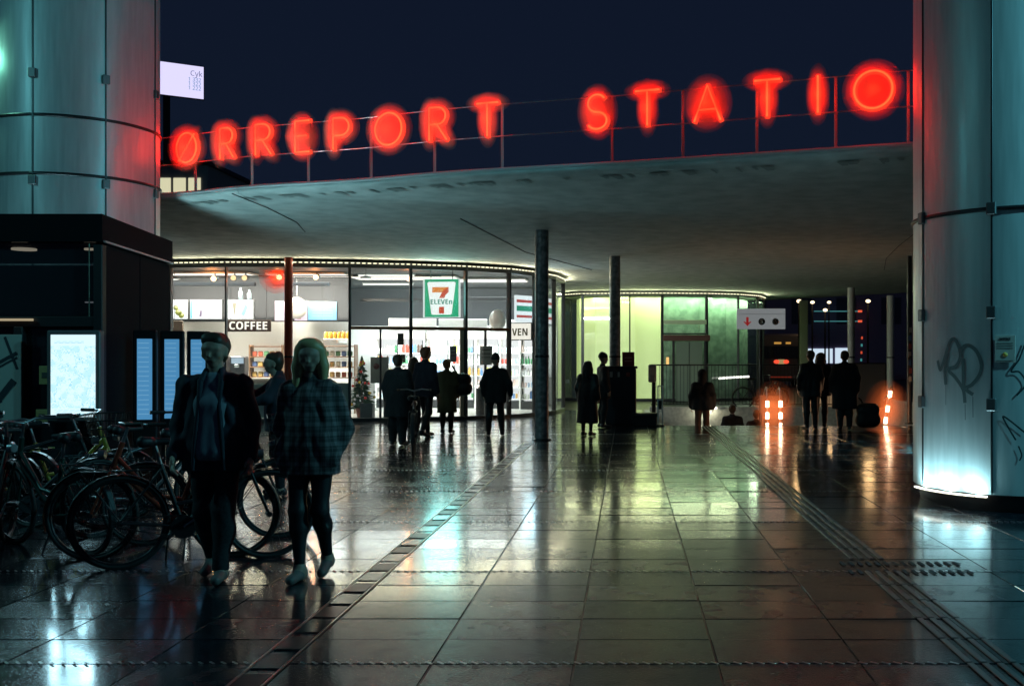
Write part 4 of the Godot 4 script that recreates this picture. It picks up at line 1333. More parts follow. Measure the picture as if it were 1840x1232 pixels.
func shop_goods() -> void:
	# counter with machines
	var t := thing("shop_counter", "long dark shop counter with a pale top behind the frosted glass", "counter", Vector3(-11.2, 0, -29.9))
	slab_part(t, "front", Vector3(0, 0.5, 0), Vector3(5.4, 1.0, 0.6), mat(0.12, 0.11, 0.1, 0.5), 0.01)
	slab_part(t, "top", Vector3(0, 1.03, 0), Vector3(5.5, 0.05, 0.7), mat(0.5, 0.48, 0.43, 0.3), 0.01)
	for q in [[-11.5, "steel coffee machine, left one on the counter"], [-11.0, "steel coffee machine, right one on the counter"]]:
		t = thing("coffee_machine", q[1], "machine", Vector3(q[0], 1.06, -29.9))
		slab_part(t, "body", Vector3(0, 0.3, -0.08), Vector3(0.42, 0.6, 0.3), mat(0.1, 0.1, 0.11, 0.3, 0.5), 0.02)
		slab_part(t, "panel", Vector3(0, 0.48, 0.08), Vector3(0.34, 0.16, 0.02), glow(0.6, 0.8, 0.95, 0.6))
		slab_part(t, "tray", Vector3(0, 0.03, 0.14), Vector3(0.4, 0.05, 0.18), M.steel)
		slab_part(t, "spout", Vector3(0, 0.33, 0.12), Vector3(0.12, 0.08, 0.1), M.steel, 0.01)
	var packs := [mat(0.5, 0.35, 0.12, 0.5), mat(0.6, 0.55, 0.42, 0.5), mat(0.4, 0.1, 0.06, 0.5), mat(0.1, 0.25, 0.12, 0.5), mat(0.65, 0.62, 0.58, 0.5), mat(0.1, 0.16, 0.35, 0.5), mat(0.28, 0.15, 0.06, 0.5)]
	var pk := st()
	box(pk, Vector3(0, 0.075, 0), Vector3(0.13, 0.15, 0.1), 0.02)
	var pack := done(pk).commit()
	var n := 0
	for q in [[-10.55, 1.05, -31.0, 3, "brown shelf rack of pastries behind the counter", 0.95], [-8.45, 1.05, -30.4, 3, "wide snack shelf rack right of the long haired woman's head", 1.3]]:
		t = thing("snack_rack", q[4], "rack", Vector3(q[0], 0, q[2]))
		for k in q[3] + 1: slab_part(t, "shelf", Vector3(0, 1.05 + 0.3 * k, 0), Vector3(q[5], 0.03, 0.35), mat(0.2, 0.1, 0.05, 0.5), 0.005)
		for x in [-0.5, 0.5]: slab_part(t, "side", Vector3(x * q[5], 1.0, 0), Vector3(0.03, 2.0, 0.36), mat(0.2, 0.12, 0.07, 0.5), 0.005)
		for k in q[3]:
			for j in int(q[5] / 0.17):
				var o := share(pack, "snack_pack", packs[rng.randi() % 7], self, xf(Vector3(q[0] - q[5] / 2 + 0.12 + 0.17 * j, 1.068 + 0.3 * k, q[2] + 0.05), rng.randf_range(-0.2, 0.2)))
				tag(o, "small snack pack in a row on the " + ("pastry" if n == 0 else "wide snack") + " shelf rack", "snack", "packs on the " + ("pastry" if n == 0 else "wide snack") + " rack")
		n += 1
	var jr := st()
	lathe(jr, [Vector2(0.055, 0), Vector2(0.06, 0.02), Vector2(0.06, 0.15), Vector2(0.045, 0.17), Vector2(0.045, 0.2), Vector2(0, 0.2)], 12)
	var jar := done(jr).commit()
	t = thing("jar_shelf", "narrow wall shelf carrying a row of amber jars", "shelf", Vector3(-8.38, 2.16, -30.5))
	slab_part(t, "board", Vector3.ZERO, Vector3(0.75, 0.03, 0.2), M.white)
	slab_part(t, "bracket", Vector3(0, -0.06, -0.5), Vector3(0.05, 0.1, 1.05), M.white)
	for k in 6:
		var o := share(jar, "amber_jar", mat(0.4, 0.22, 0.03, 0.2), self, xf(Vector3(-8.69 + 0.125 * k, 2.176, -30.5)))
		tag(o, "small amber jar in the row on the narrow wall shelf", "jar", "amber jars on the wall shelf")
	# drinks fridges
	var bt := st()
	lathe(bt, [Vector2(0.034, 0), Vector2(0.038, 0.015), Vector2(0.038, 0.13), Vector2(0.016, 0.185), Vector2(0.016, 0.23), Vector2(0, 0.23)], 10)
	var bottle := done(bt).commit()
	bt = st()
	lathe(bt, [Vector2(0.026, 0), Vector2(0.034, 0.01), Vector2(0.034, 0.14), Vector2(0.028, 0.155), Vector2(0, 0.155)], 10)
	var can := done(bt).commit()
	bt = st()
	box(bt, Vector3(0, 0.1, 0), Vector3(0.07, 0.2, 0.07), 0.006)
	prism(bt, PackedVector2Array([Vector2(-0.034, 0.2), Vector2(0.034, 0.2), Vector2(0, 0.25)]), 0.066, xf(Vector3.ZERO))
	var carton := done(bt).commit()
	var drinks := []
	for q in [[0.5, 0.07, 0.05], [0.45, 0.27, 0.08], [0.08, 0.25, 0.12], [0.5, 0.6, 0.65], [0.1, 0.2, 0.4], [0.7, 0.7, 0.66], [0.08, 0.05, 0.04], [0.45, 0.42, 0.15], [0.6, 0.66, 0.7], [0.75, 0.75, 0.75], [0.3, 0.42, 0.55], [0.55, 0.58, 0.5], [0.65, 0.5, 0.45]]: drinks.append(mat(q[0], q[1], q[2], 0.2))
	var shine := glow(0.95, 1.0, 1.0, 0.85)
	var places := [[-7.7, 34.2, "left of the christmas tree"], [-6.9, 34.2, "behind the christmas tree"], [-6.05, 34.0, "behind the grey notice board"], [-5.2, 33.8, "straight behind the doorway"], [-4.4, 33.6, "right of the doorway behind the glass"], [-3.62, 33.4, "behind the man in the cap"], [-2.95, 33.0, "at the shop corner by the near column"]]
	for q in places:
		var x: float = q[0]
		t = thing("drinks_fridge", "lit white drinks fridge with rows of bottles " + q[2], "fridge", Vector3(x, 0.03, -q[1]), 0.0, "drinks fridges along the back of the shop")
		slab_part(t, "back", Vector3(0, 1.1, -0.3), Vector3(0.74, 2.2, 0.04), shine)
		for sx in [-1, 1]: slab_part(t, "side", Vector3(0.37 * sx, 1.1, 0), Vector3(0.04, 2.2, 0.62), M.white)
		slab_part(t, "base", Vector3(0, 0.12, 0), Vector3(0.7, 0.24, 0.6), M.frame)
		slab_part(t, "lit_header", Vector3(0, 2.3, 0.05), Vector3(0.76, 0.2, 0.6), glow(1.0, 0.97, 0.88, 1.3), 0.01)
		for k in 5: slab_part(t, "shelf", Vector3(0, 0.3 + 0.36 * k, 0), Vector3(0.69, 0.025, 0.52), M.white)
		slab_part(t, "door_frame", Vector3(0.345, 1.15, 0.32), Vector3(0.03, 2.0, 0.03), M.frame)
		slab_part(t, "handle", Vector3(0.3, 1.15, 0.35), Vector3(0.015, 0.4, 0.02), M.steel)
		for k in 5:
			var c := 0
			var form := 0
			var x_at := -0.3
			var run := 0
			while x_at < 0.3:
				if run <= 0:
					c = rng.randi() % 13
					form = rng.randi() % 3
					run = rng.randi_range(1, 3)
				run -= 1
				var big := rng.randf_range(0.92, 1.12)
				var o := share([bottle, can, carton][form], ["drink_bottle", "drink_can", "drink_carton"][form], drinks[c], self, Transform3D(Basis(Vector3.UP, rng.randf() * 0.5).scaled(Vector3(big, big, big)), Vector3(x + x_at, 0.345 + 0.36 * k, -q[1] + 0.16 + rng.randf_range(-0.03, 0.03))))
				tag(o, "small drink %s in the lit fridge %s" % [["bottle", "can", "carton"][form], q[2]], ["bottle", "can", "carton"][form], "drinks in the fridge " + q[2])
				x_at += rng.randf_range(0.085, 0.105)
	# christmas tree
	t = thing("christmas_tree", "small green christmas tree with coloured balls inside the window", "tree", Vector3(-7.08, 0.03, -28.2))
	var s := st()
	tube(s, [Vector3(0, 0, 0), Vector3(0, 1.65, 0)], 0.03, 8, false, 0.008)
	put(done(s), "trunk", mat(0.08, 0.05, 0.03, 0.8), t)
	s = st()
	for i in 420:
		var h := rng.randf_range(0.25, 1.62)
		var reach := 0.48 * (1.7 - h) / 1.4 * rng.randf_range(0.55, 1.1)
		var a := rng.randf() * TAU
		var b := Vector3(sin(a), 0, cos(a))
		var e := Vector3(0, h, 0) + b * reach + Vector3(0, -0.12 * reach, 0)
		var w := b.cross(Vector3.UP) * 0.035
		var c := Vector3(0, h, 0) + b * reach * 0.25
		tria(s, c - w + Vector3(0, rng.randf_range(-0.03, 0.03), 0), c + w, e)
		tria(s, c + Vector3(0, 0.03, 0), c - Vector3(0, 0.03, 0), e)
	put(done(s), "needles", mat(0.035, 0.08, 0.03, 0.7), t)
	s = st()
	lathe(s, [Vector2(0, -0.04), Vector2(0.028, -0.028), Vector2(0.04, 0), Vector2(0.028, 0.028), Vector2(0, 0.04)], 10)
	var ball := done(s).commit()
	for i in 26:
		var h := rng.randf_range(0.35, 1.5)
		var a := rng.randf_range(-1.6, 1.6)
		share(ball, "bauble", [mat(0.6, 0.05, 0.04, 0.15, 0.4), mat(0.6, 0.42, 0.06, 0.15, 0.4), mat(0.6, 0.6, 0.6, 0.15, 0.4)][i % 3], t, xf(Vector3(sin(a), 0, cos(a)) * 0.46 * (1.7 - h) / 1.4 + Vector3(0, h, 0)))
	s = st()
	lathe(s, [Vector2(0.12, -0.0), Vector2(0.16, 0.25), Vector2(0.13, 0.25), Vector2(0, 0.22)], 14)
	put(done(s), "pot", mat(0.2, 0.06, 0.04, 0.6), t)
	# papers stuck to the panes
	for q in [[Vector3(-4.55, 1.72, -27.64), 0.2, 0.42, "narrow grey paper stuck on the pane right of the doorway", mat(0.22, 0.23, 0.22, 0.7)], [Vector3(-3.75, 1.68, -28.1), 0.36, 0.5, "wide pale grey sheet stuck on the pane behind the capped man", mat(0.33, 0.36, 0.35, 0.7)], [Vector3(-5.82, 2.1, -27.15), 0.18, 0.3, "brown paper notice stuck high on the pane left of the doorway", mat(0.1, 0.09, 0.07, 0.7)], [Vector3(-5.8, 1.6, -27.15), 0.22, 0.2, "small brown paper notice low on the pane left of the doorway", mat(0.12, 0.1, 0.08, 0.7)]]:
		t = thing("window_paper", q[3], "paper", q[0], -0.3)
		slab_part(t, "sheet", Vector3.ZERO, Vector3(q[1], q[2], 0.006), q[4], 0.001)
		for k in 3: slab_part(t, "print_line", Vector3(0, q[2] * (0.3 - 0.2 * k), 0.005), Vector3(q[1] * 0.7, 0.02, 0.003), M.stain, 0.0)
	# notice board, waste bins, stand
	t = thing("notice_board", "grey notice board with a dark red round print inside the window", "board", Vector3(-6.42, 1.3, -27.4), -0.1)
	slab_part(t, "sheet", Vector3.ZERO, Vector3(0.48, 0.68, 0.02), mat(0.16, 0.165, 0.15, 0.6))
	s = st()
	lathe(s, [Vector2(0.08, -0.003), Vector2(0.08, 0.003), Vector2(0, 0.003)], 16)
	put(done(s), "print", mat(0.12, 0.03, 0.03, 0.6), t, Vector3(-0.08, 0.1, 0.013)).rotation.x = PI / 2
	slab_part(t, "post", Vector3(0, -0.8, -0.02), Vector3(0.03, 0.95, 0.03), M.frame)
	for q in [[-6.25, -27.8, 0.16, 0.9, "black cylindrical waste bin inside the window by the christmas tree"], [-3.95, -28.9, 0.19, 0.85, "grey cylindrical waste bin inside the window right of the doorway"]]:
		t = thing("waste_bin", q[4], "bin", Vector3(q[0], 0.03, q[1]))
		s = st()
		lathe(s, [Vector2(q[2] * 0.9, 0), Vector2(q[2], 0.04), Vector2(q[2], q[3] - 0.1)], 20)
		put(done(s), "body", M.dark_metal, t)
		s = st()
		lathe(s, [Vector2(q[2] + 0.01, q[3] - 0.1), Vector2(q[2] * 0.95, q[3] - 0.03), Vector2(q[2] * 0.6, q[3] + 0.03), Vector2(0, q[3] + 0.05)], 20)
		put(done(s), "lid", M.steel, t)
	t = thing("sale_crate", "low dark crate of goods behind the window at the christmas tree's foot", "crate", Vector3(-6.72, 0.03, -27.35))
	slab_part(t, "front", Vector3(0, 0.22, 0.15), Vector3(0.3, 0.4, 0.02), M.dark_metal)
	slab_part(t, "bottom", Vector3(0, 0.02, 0), Vector3(0.3, 0.03, 0.3), M.dark_metal)
	for sx in [-1, 1]: slab_part(t, "side", Vector3(0.15 * sx, 0.22, 0), Vector3(0.02, 0.4, 0.28), M.dark_metal)

func hall() -> void:
	var t := thing("lift_pavilion", "rounded glass lift pavilion with a glowing yellow green wall", "pavilion")
	var n := HALL.size()
	var wall_m := glow(0.54, 0.72, 0.25, 0.6)   # a backlit wall
	wall_m.albedo_color = lin(0.62, 0.68, 0.42)
	var green := tri(mat(1, 1, 1, 0.6), 0.5)
	green.albedo_texture = noise_tex(0.02, 256, 44, 4, false, 0, ramp([0.2, 0.1, 0.17, 0.12, 0.8, 0.2, 0.3, 0.22]))
	var poly := PackedVector2Array()
	for p in HALL: poly.append(Vector2(p[0], -p[1]))
	var ce := st()
	prism(ce, poly, 0.06, Transform3D(Basis(Vector3.RIGHT, PI / 2), Vector3(0, 4.04, 0)))
	put(done(ce), "ceiling", mat(0.3, 0.32, 0.26, 0.7), t)
	for i in n - 1:
		var a := along(HALL, i)
		var b := along(HALL, i + 1)
		var s := st()
		wall_box(s, a, b, 0.0, 0.12, 0.14, 0.01)
		put(done(s), "plinth", M.frame, t)
		s = st()
		wall_box(s, a, b, 0.12, 3.94, 0.014)
		put(done(s), "pane", M.glass, t)
		s = st()
		wall_box(s, a, b, 3.94, 4.0, 0.1, 0.01)
		put(done(s), "head_rail", M.frame, t)
		s = st()
		box(s, a + Vector3(0, 2.0, 0), Vector3(0.05 if i not in [3, 5, 6] else 0.1, 3.9, 0.09), 0.006, Basis(Vector3.UP, atan2(-(b - a).z, (b - a).x)))
		put(done(s), "mullion", M.frame, t)
		s = st()
		var mid := Vector3(1.4, 0, -42.3)
		var a2 := a.lerp(mid, 0.16)
		var b2 := b.lerp(mid, 0.16)
		wall_box(s, a2, b2, 0.0, 3.9, 0.05)
		put(done(s), "inner_wall", wall_m if i < 5 else green, t)
		if i >= 2 and i <= 4:
			var c := (a + b) / 2
			area(t, c.lerp((a2 + b2) / 2, 0.3) + Vector3(0, 3.86, 0), Vector3(0, -1, 0) + ((a2 + b2) / 2 - c).normalized() * 0.5, Vector2((b - a).length() * 0.9, 0.12), lin(0.93, 1.0, 0.55), 0.75)
		elif i > 4:
			var c := (a + b) / 2
			area(t, c.lerp((a2 + b2) / 2, 0.3) + Vector3(0, 3.86, 0), Vector3(0, -1, 0) + ((a2 + b2) / 2 - c).normalized() * 0.5, Vector2((b - a).length() * 0.9, 0.12), lin(0.7, 1.0, 0.6), 2.5)
	# lift door front on the right half
	var L := [["door_panel", Vector3(2.3, 1.12, -39.16), Vector3(1.0, 2.2, 0.05), mat(0.2, 0.27, 0.2, 0.35, 0.3)], ["door_header", Vector3(2.2, 2.36, -39.12), Vector3(1.75, 0.22, 0.14), mat(0.09, 0.04, 0.03, 0.5)], ["door_jamb", Vector3(1.72, 1.2, -39.14), Vector3(0.09, 2.4, 0.1), M.frame], ["door_jamb", Vector3(2.9, 1.2, -39.18), Vector3(0.09, 2.4, 0.1), M.frame], ["transom", Vector3(2.15, 2.95, -39.2), Vector3(1.6, 0.16, 0.06), mat(0.45, 0.55, 0.35, 0.5)], ["transom", Vector3(2.15, 2.52, -39.24), Vector3(1.6, 0.06, 0.08), M.frame], ["door_seam", Vector3(2.3, 1.12, -39.13), Vector3(0.02, 2.2, 0.02), M.black]]
	for q in L: slab_part(t, q[0], q[1], q[2], q[3], 0.006)
	slab_part(t, "call_button", Vector3(1.5, 1.5, -39.1), Vector3(0.1, 0.3, 0.04), glow(1.0, 0.6, 0.2, 0.9))
	var hl := st()
	tube(hl, [Vector3(3.4, 0.86, -39.3), Vector3(4.0, 0.9, -39.45), Vector3(4.6, 0.92, -39.9)], 0.035, 8)
	put(done(hl), "lamp_reflection", glow(1.0, 1.0, 0.9, 2.0), t)  # glowing tube in place of a lamp reflected in the glass
	led_edge(t, HALL, 4.02, 1, 9, lin(0.95, 1.0, 0.6), 0.5)

# ---- lift house with posters at the left
func lift_house() -> void:
	var t := thing("lift_house", "dark glazed lift house with a flat black roof at the left", "kiosk")
	var x0 := -9.6
	var x1 := -5.73
	var z0 := -11.5
	var z1 := -14.15
	var back := Vector3(x1 - 0.4, 0, z1)   # the side wall runs back at a slant
	var rf := st()
	prism(rf, PackedVector2Array([Vector2(x0, z0 + 0.03), Vector2(x1 + 0.03, z0 + 0.03), Vector2(back.x + 0.03, z1 - 0.03), Vector2(x0, z1 - 0.03)]), 0.3, Transform3D(Basis(Vector3.RIGHT, PI / 2), Vector3(0, 3.02, 0)))
	put(done(rf), "roof", M.matte, t)
	rf = st()
	wall_box(rf, Vector3(x1 + 0.04, 0, z0), back + Vector3(0.04, 0, 0), 2.86, 2.885, 0.03, 0.006)
	put(done(rf), "roof_flashing", mat(0.35, 0.35, 0.35, 0.5), t)
	for w in 2:
		rf = st()
		wall_box(rf, Vector3(x1 - 0.04, 0, z0 - 0.06).lerp(back - Vector3(0.04, 0, 0), 0.5 * w + 0.004), Vector3(x1 - 0.04, 0, z0 - 0.06).lerp(back - Vector3(0.04, 0, 0), 0.5 * w + 0.496), 0.0, 2.86, 0.08, 0.01)
		put(done(rf), "side_panel", M.matte, t)
	slab_part(t, "back_wall", Vector3((x0 + x1 - 0.4) / 2, 1.42, z1 + 0.04), Vector3(x1 - 0.4 - x0 - 0.2, 2.84, 0.08), M.dark_metal)
	slab_part(t, "corner_post", Vector3(x1 - 0.02, 1.42, z0 - 0.02), Vector3(0.1, 2.84, 0.1), M.black, 0.01)
	slab_part(t, "mid_rail", Vector3((x0 + x1) / 2, 2.0, z0 - 0.02), Vector3(x1 - x0 - 0.12, 0.12, 0.08), M.black, 0.01)
	slab_part(t, "base_rail", Vector3((x0 + x1) / 2, 0.12, z0 - 0.02), Vector3(x1 - x0 - 0.12, 0.24, 0.08), M.black, 0.01)
	slab_part(t, "mullion", Vector3(-6.62, 1.1, z0 - 0.02), Vector3(0.1, 1.7, 0.09), M.black, 0.01)
	slab_part(t, "upper_pane", Vector3((x0 + x1) / 2, 2.47, z0 - 0.05), Vector3(x1 - x0 - 0.14, 0.8, 0.014), M.dark_glass, 0.0)
	slab_part(t, "lower_pane", Vector3((x0 + x1) / 2, 1.1, z0 - 0.07), Vector3(x1 - x0 - 0.14, 1.66, 0.014), M.dark_glass, 0.0)
	slab_part(t, "seal", Vector3(x1 - 0.12, 2.4, z0 + 0.01), Vector3(0.012, 0.9, 0.01), mat(0.3, 0.3, 0.22, 0.3, 0.5))
	for q in [[-6.05, 2.82, -11.9, 0.06], [-6.85, 2.83, -12.0, 0.13]]:
		var s := st()
		lathe(s, [Vector2(q[3], 0), Vector2(q[3], 0.02), Vector2(0, 0.02)], 16)
		put(done(s), "ceiling_lamp", glow(1.0, 0.9, 0.7, 0.9), t, Vector3(q[0], q[1], q[2]))
	slab_part(t, "light_bar", Vector3(-6.65, 2.02, z0 + 0.05), Vector3(0.42, 0.025, 0.03), glow(1.0, 0.8, 0.5, 0.35))
	slab_part(t, "light_bar", Vector3(-5.9, 2.22, z0 - 0.16), Vector3(0.16, 0.014, 0.03), glow(0.8, 0.9, 1.0, 0.4))
	for q in [[-6.32, 1.42, 0.12, 0.2], [-6.35, 0.98, 0.13, 0.14]]:
		var n := slab_part(t, "yellow_notice", Vector3(q[0], q[1], z0 + 0.035), Vector3(q[2], q[3], 0.01), mat(0.5, 0.42, 0.16, 0.6))
		slab_part(n, "print_mark", Vector3(q[0], q[1], z0 + 0.042), Vector3(q[2] * 0.5, q[3] * 0.3, 0.004), mat(0.1, 0.1, 0.08, 0.6), 0.001)
	for q in [[-6.4, 0.62, 0.08], [-6.25, 0.63, 0.07]]: slab_part(t, "yellow_tab", Vector3(q[0], q[1], z0 + 0.03), Vector3(q[2], 0.025, 0.01), mat(0.45, 0.36, 0.1, 0.5))
	# photo poster in the lower left
	var p := thing("photo_poster", "grey photographic poster crossed by dark diagonal bars, left of the map", "poster", Vector3(-6.93, 1.36, -11.46))
	slab_part(p, "sheet", Vector3(0, 0, 0), Vector3(0.72, 1.0, 0.012), mat(0.45, 0.47, 0.42, 0.5))
	for q in [[-0.02, 0.1, 1.0, 0.05, -1.15], [0.12, -0.2, 0.7, 0.07, 0.9], [0.2, 0.24, 0.35, 0.035, 0.5], [0.2, 0.19, 0.35, 0.02, 0.5], [0.25, 0.3, 0.5, 0.03, -1.2], [0.0, -0.1, 0.9, 0.04, -1.1]]:
		slab_part(p, "printed_bar", Vector3(q[0], q[1], 0.008 + 0.0012 * q[4]), Vector3(q[2] * 0.75, q[3], 0.004), mat(0.03, 0.04, 0.05, 0.5), 0.001, Basis(Vector3(0, 0, 1), q[4]))
	# lit map
	var m := thing("map_case", "lit map poster glowing pale blue in a grey frame", "poster", Vector3(-5.94, 1.415, -11.36))
	slab_part(m, "frame", Vector3(0, 0, -0.02), Vector3(0.575, 0.975, 0.1), mat(0.2, 0.2, 0.2, 0.45, 0.5), 0.012)
	var img := Image.create(256, 448, false, Image.FORMAT_RGB8)
	img.fill(Color(0.86, 0.97, 1.0))
	var nz := FastNoiseLite.new()
	nz.seed = 3
	nz.frequency = 0.012
	for y in 448:
		for x in 256:
			var v := nz.get_noise_2d(x, y)
			var w := nz.get_noise_2d(x * 2.3 + 400, y * 2.3)
			var c := Color(0.86, 0.97, 1.0)
			if y > 60 and y < 400:
				if absf(v) < 0.02 or absf(v - 0.22) < 0.012: c = Color(0.5, 0.8, 0.9)
				elif absf(w) < 0.025: c = Color(0.7, 0.9, 0.97)
				elif v > 0.22: c = Color(0.76, 0.93, 0.97)
			elif (y in [36, 37, 44, 45, 410, 416, 422, 428]) and x > 20 and x < 190 and (x / 7 + y) % 5 != 0: c = Color(0.45, 0.72, 0.85)
			img.set_pixel(x, y, c)
	var tex := ImageTexture.create_from_image(img)
	var gm := mat(0.4, 0.45, 0.48, 0.4)
	gm.albedo_texture = tex
	gm.emission_enabled = true
	gm.emission = Color(1, 1, 1)
	gm.emission_operator = BaseMaterial3D.EMISSION_OP_MULTIPLY
	gm.emission_texture = tex
	gm.emission_energy_multiplier = 0.72
	var s := st()
	quad_uv(s, Vector3(-0.24, -0.44, 0.034), Vector3(0.24, -0.44, 0.034), Vector3(0.24, 0.44, 0.034), Vector3(-0.24, 0.44, 0.034))
	put(done(s), "map_sheet", gm, m)
	area(m, Vector3(0, 0, 0.06), Vector3(0, 0, 1), Vector2(0.46, 0.86), lin(0.45, 0.85, 1.0), 1.3)
	# timetable totems
	var i := 0
	for q in [[-5.63, 12.35, "tall lit blue timetable board nearest the lift house corner"], [-5.42, 12.6, "tall lit blue timetable board, middle of the three"], [-5.19, 12.8, "tall lit blue timetable board beside the man's head"]]:
		var b := thing("timetable_board", q[2], "board", Vector3(q[0], 0, -q[1]), 0.2, "lit timetable boards in a row")
		slab_part(b, "case", Vector3(0, 1.28, 0), Vector3(0.26, 1.3, 0.08), M.black, 0.01)
		slab_part(b, "screen", Vector3(0, 1.36, 0.045), Vector3(0.165, 0.94, 0.008), glow(0.1, 0.36, 0.68, 0.62))
		for k in 16: slab_part(b, "text_line", Vector3(-0.012, 1.78 - 0.055 * k, 0.051), Vector3(0.12, 0.01, 0.004), glow(0.2, 0.5, 0.8, 0.62), 0.0)
		for x in [-0.1, 0.1]: slab_part(b, "leg", Vector3(x, 0.33, 0), Vector3(0.04, 0.66, 0.05), M.dark_metal)
		i += 1

# ---- bicycles
func arc(c: Vector3, r: float, a0: float, a1: float, n: int) -> Array:
	var l := []
	for i in n + 1:
		var a := deg_to_rad(lerpf(a0, a1, float(i) / n))
		l.append(c + Vector3(cos(a) * r, sin(a) * r, 0))
	return l

func make_bike(label: String, paint: Material, basket: bool, step_through: bool) -> Node3D:
	var t := thing("bicycle", label, "bicycle", Vector3.ZERO, 0.0, "bicycles")
	var f := st()
	var bb := Vector3(-0.08, 0.29, 0)
	var seat := Vector3(-0.24, 0.78, 0)
	var head := Vector3(0.34, 0.93, 0)
	var crown := Vector3(0.41, 0.72, 0)
	var rear := Vector3(-0.53, 0.345, 0)
	var front := Vector3(0.56, 0.345, 0)
	tube(f, [bb, seat], 0.019, 8)
	tube(f, [head, crown], 0.022, 8)
	tube(f, [crown + Vector3(0, 0.02, 0), bb], 0.021, 8)
	if step_through: tube(f, [crown + Vector3(-0.02, 0.1, 0), Vector3(0.1, 0.5, 0), bb.lerp(seat, 0.35)], 0.018, 8)
	else: tube(f, [head - Vector3(0, 0.03, 0), bb.lerp(seat, 0.93)], 0.018, 8)
	for z in [-0.055, 0.055]:
		var zz := Vector3(0, 0, z)
		tube(f, [bb + zz * 0.5, rear + zz], 0.012, 6)
		tube(f, [seat.lerp(bb, 0.06) + zz * 0.4, rear + zz], 0.009, 6)
	put(done(f), "frame", paint, t)
	f = st()
	for z in [-0.05, 0.05]: tube(f, [crown + Vector3(0, 0, z * 0.7), front + Vector3(-0.04, 0.1, z), front + Vector3(0, 0, z)], 0.011, 6)
	put(done(f), "fork", paint, t)
	f = st()
	tube(f, [head, head + Vector3(-0.04, 0.12, 0)], 0.013, 8)
	tube(f, [Vector3(0.12, 1.07, -0.29), Vector3(0.24, 1.07, -0.25), Vector3(0.33, 1.08, -0.12), Vector3(0.31, 1.05, 0), Vector3(0.33, 1.08, 0.12), Vector3(0.24, 1.07, 0.25), Vector3(0.12, 1.07, 0.29)], 0.012, 8)
	var hb := put(done(f), "handlebar", M.bike_metal, t)
	for z in [-1, 1]:
		f = st()
		tube(f, [Vector3(0.23, 1.07, 0.254 * z), Vector3(0.1, 1.07, 0.295 * z)], 0.018, 8)
		put(done(f), "grip", M.rubber, hb)
	f = st()
	tube(f, [seat, Vector3(-0.28, 0.93, 0)], 0.013, 8)
	put(done(f), "seat_post", M.bike_metal, t)
	f = st()
	flesh(f, [[Vector3(-0.37, 0.955, -0.05), Vector3(-0.33, 0.955, -0.04), 0.045, 0.04], [Vector3(-0.37, 0.955, 0.05), Vector3(-0.33, 0.955, 0.04), 0.045, 0.04], [Vector3(-0.3, 0.955, 0), Vector3(-0.13, 0.955, 0), 0.035, 0.022]], 0.012, 0.012)
	put(done(f), "saddle", M.black, t)
	for c in [rear, front]:
		f = st()
		tube(f, arc(c, 0.318, 0, 360, 40).slice(0, 40), 0.012, 6, true)
		var w := put(done(f), "wheel", M.dark_metal, t)
		f = st()
		tube(f, arc(c, 0.34, 0, 360, 40).slice(0, 40), 0.02, 8, true)
		put(done(f), "tyre", M.rubber, w)
		f = st()
		for i in 26:
			var a := TAU * i / 26.0
			var z := 0.025 if i % 2 else -0.025
			tube(f, [c + Vector3(cos(a + 0.3) * 0.02, sin(a + 0.3) * 0.02, z), c + Vector3(cos(a) * 0.31, sin(a) * 0.31, 0)], 0.0016, 3)
		put(done(f), "spokes", M.dark_metal, w).set_meta("kind", "stuff")
		f = st()
		tube(f, [c + Vector3(0, 0, -0.06), c + Vector3(0, 0, 0.06)], 0.022, 10)
		put(done(f), "hub", M.dark_metal, w)
		f = st()
		var l := arc(c, 0.372, -20 if c == front else 10, 150 if c == front else 195, 16)
		for i in l.size() - 1:
			for o in [[-0.03, -0.022, -0.006, 0.0], [-0.022, 0.022, 0.0, 0.0], [0.022, 0.03, 0.0, -0.006]]:
				var na: Vector3 = (l[i] - c).normalized()
				var nb: Vector3 = (l[i + 1] - c).normalized()
				quad(f, l[i] + Vector3(0, 0, o[0]) + na * o[2], l[i] + Vector3(0, 0, o[1]) + na * o[3], l[i + 1] + Vector3(0, 0, o[1]) + nb * o[3], l[i + 1] + Vector3(0, 0, o[0]) + nb * o[2])
		put(done(f), "mudguard", M.black, t)
	f = st()
	tube(f, [bb + Vector3(0, 0, 0.03), bb + Vector3(0, 0, 0.05)], 0.09, 20)
	tube(f, [bb + Vector3(0, 0.09, 0.04), rear + Vector3(0, 0.035, 0.04)], 0.006, 5)
	tube(f, [bb + Vector3(0, -0.09, 0.04), rear + Vector3(0, -0.035, 0.04)], 0.006, 5)
	put(done(f), "chain_set", M.dark_metal, t)
	for q in [[0.08, 0.6], [-0.08, 3.74]]:
		f = st()
		var e := bb + Vector3(cos(q[1]) * 0.17, sin(q[1]) * 0.17, q[0])
		tube(f, [bb + Vector3(0, 0, q[0] * 0.8), e], 0.011, 6)
		var cr := put(done(f), "crank", M.bike_metal, t)
		slab_part(cr, "pedal", e + Vector3(0, 0, q[0] * 0.6), Vector3(0.1, 0.025, 0.08), M.black, 0.006)
	f = st()
	for z in [-0.06, 0.06]: tube(f, [Vector3(-0.28, 0.74, z), Vector3(-0.8, 0.74, z), Vector3(-0.53, 0.36, z)], 0.006, 5)
	for x in [-0.4, -0.55, -0.7]: tube(f, [Vector3(x, 0.74, -0.06), Vector3(x, 0.74, 0.06)], 0.006, 5)
	put(done(f), "rear_rack", M.dark_metal, t)
	f = st()
	tube(f, [Vector3(0.47, 0.83, 0), Vector3(0.52, 0.83, 0)], 0.035, 10, false, 0.045)
	put(done(f), "headlamp", M.bike_metal, t)
	f = st()
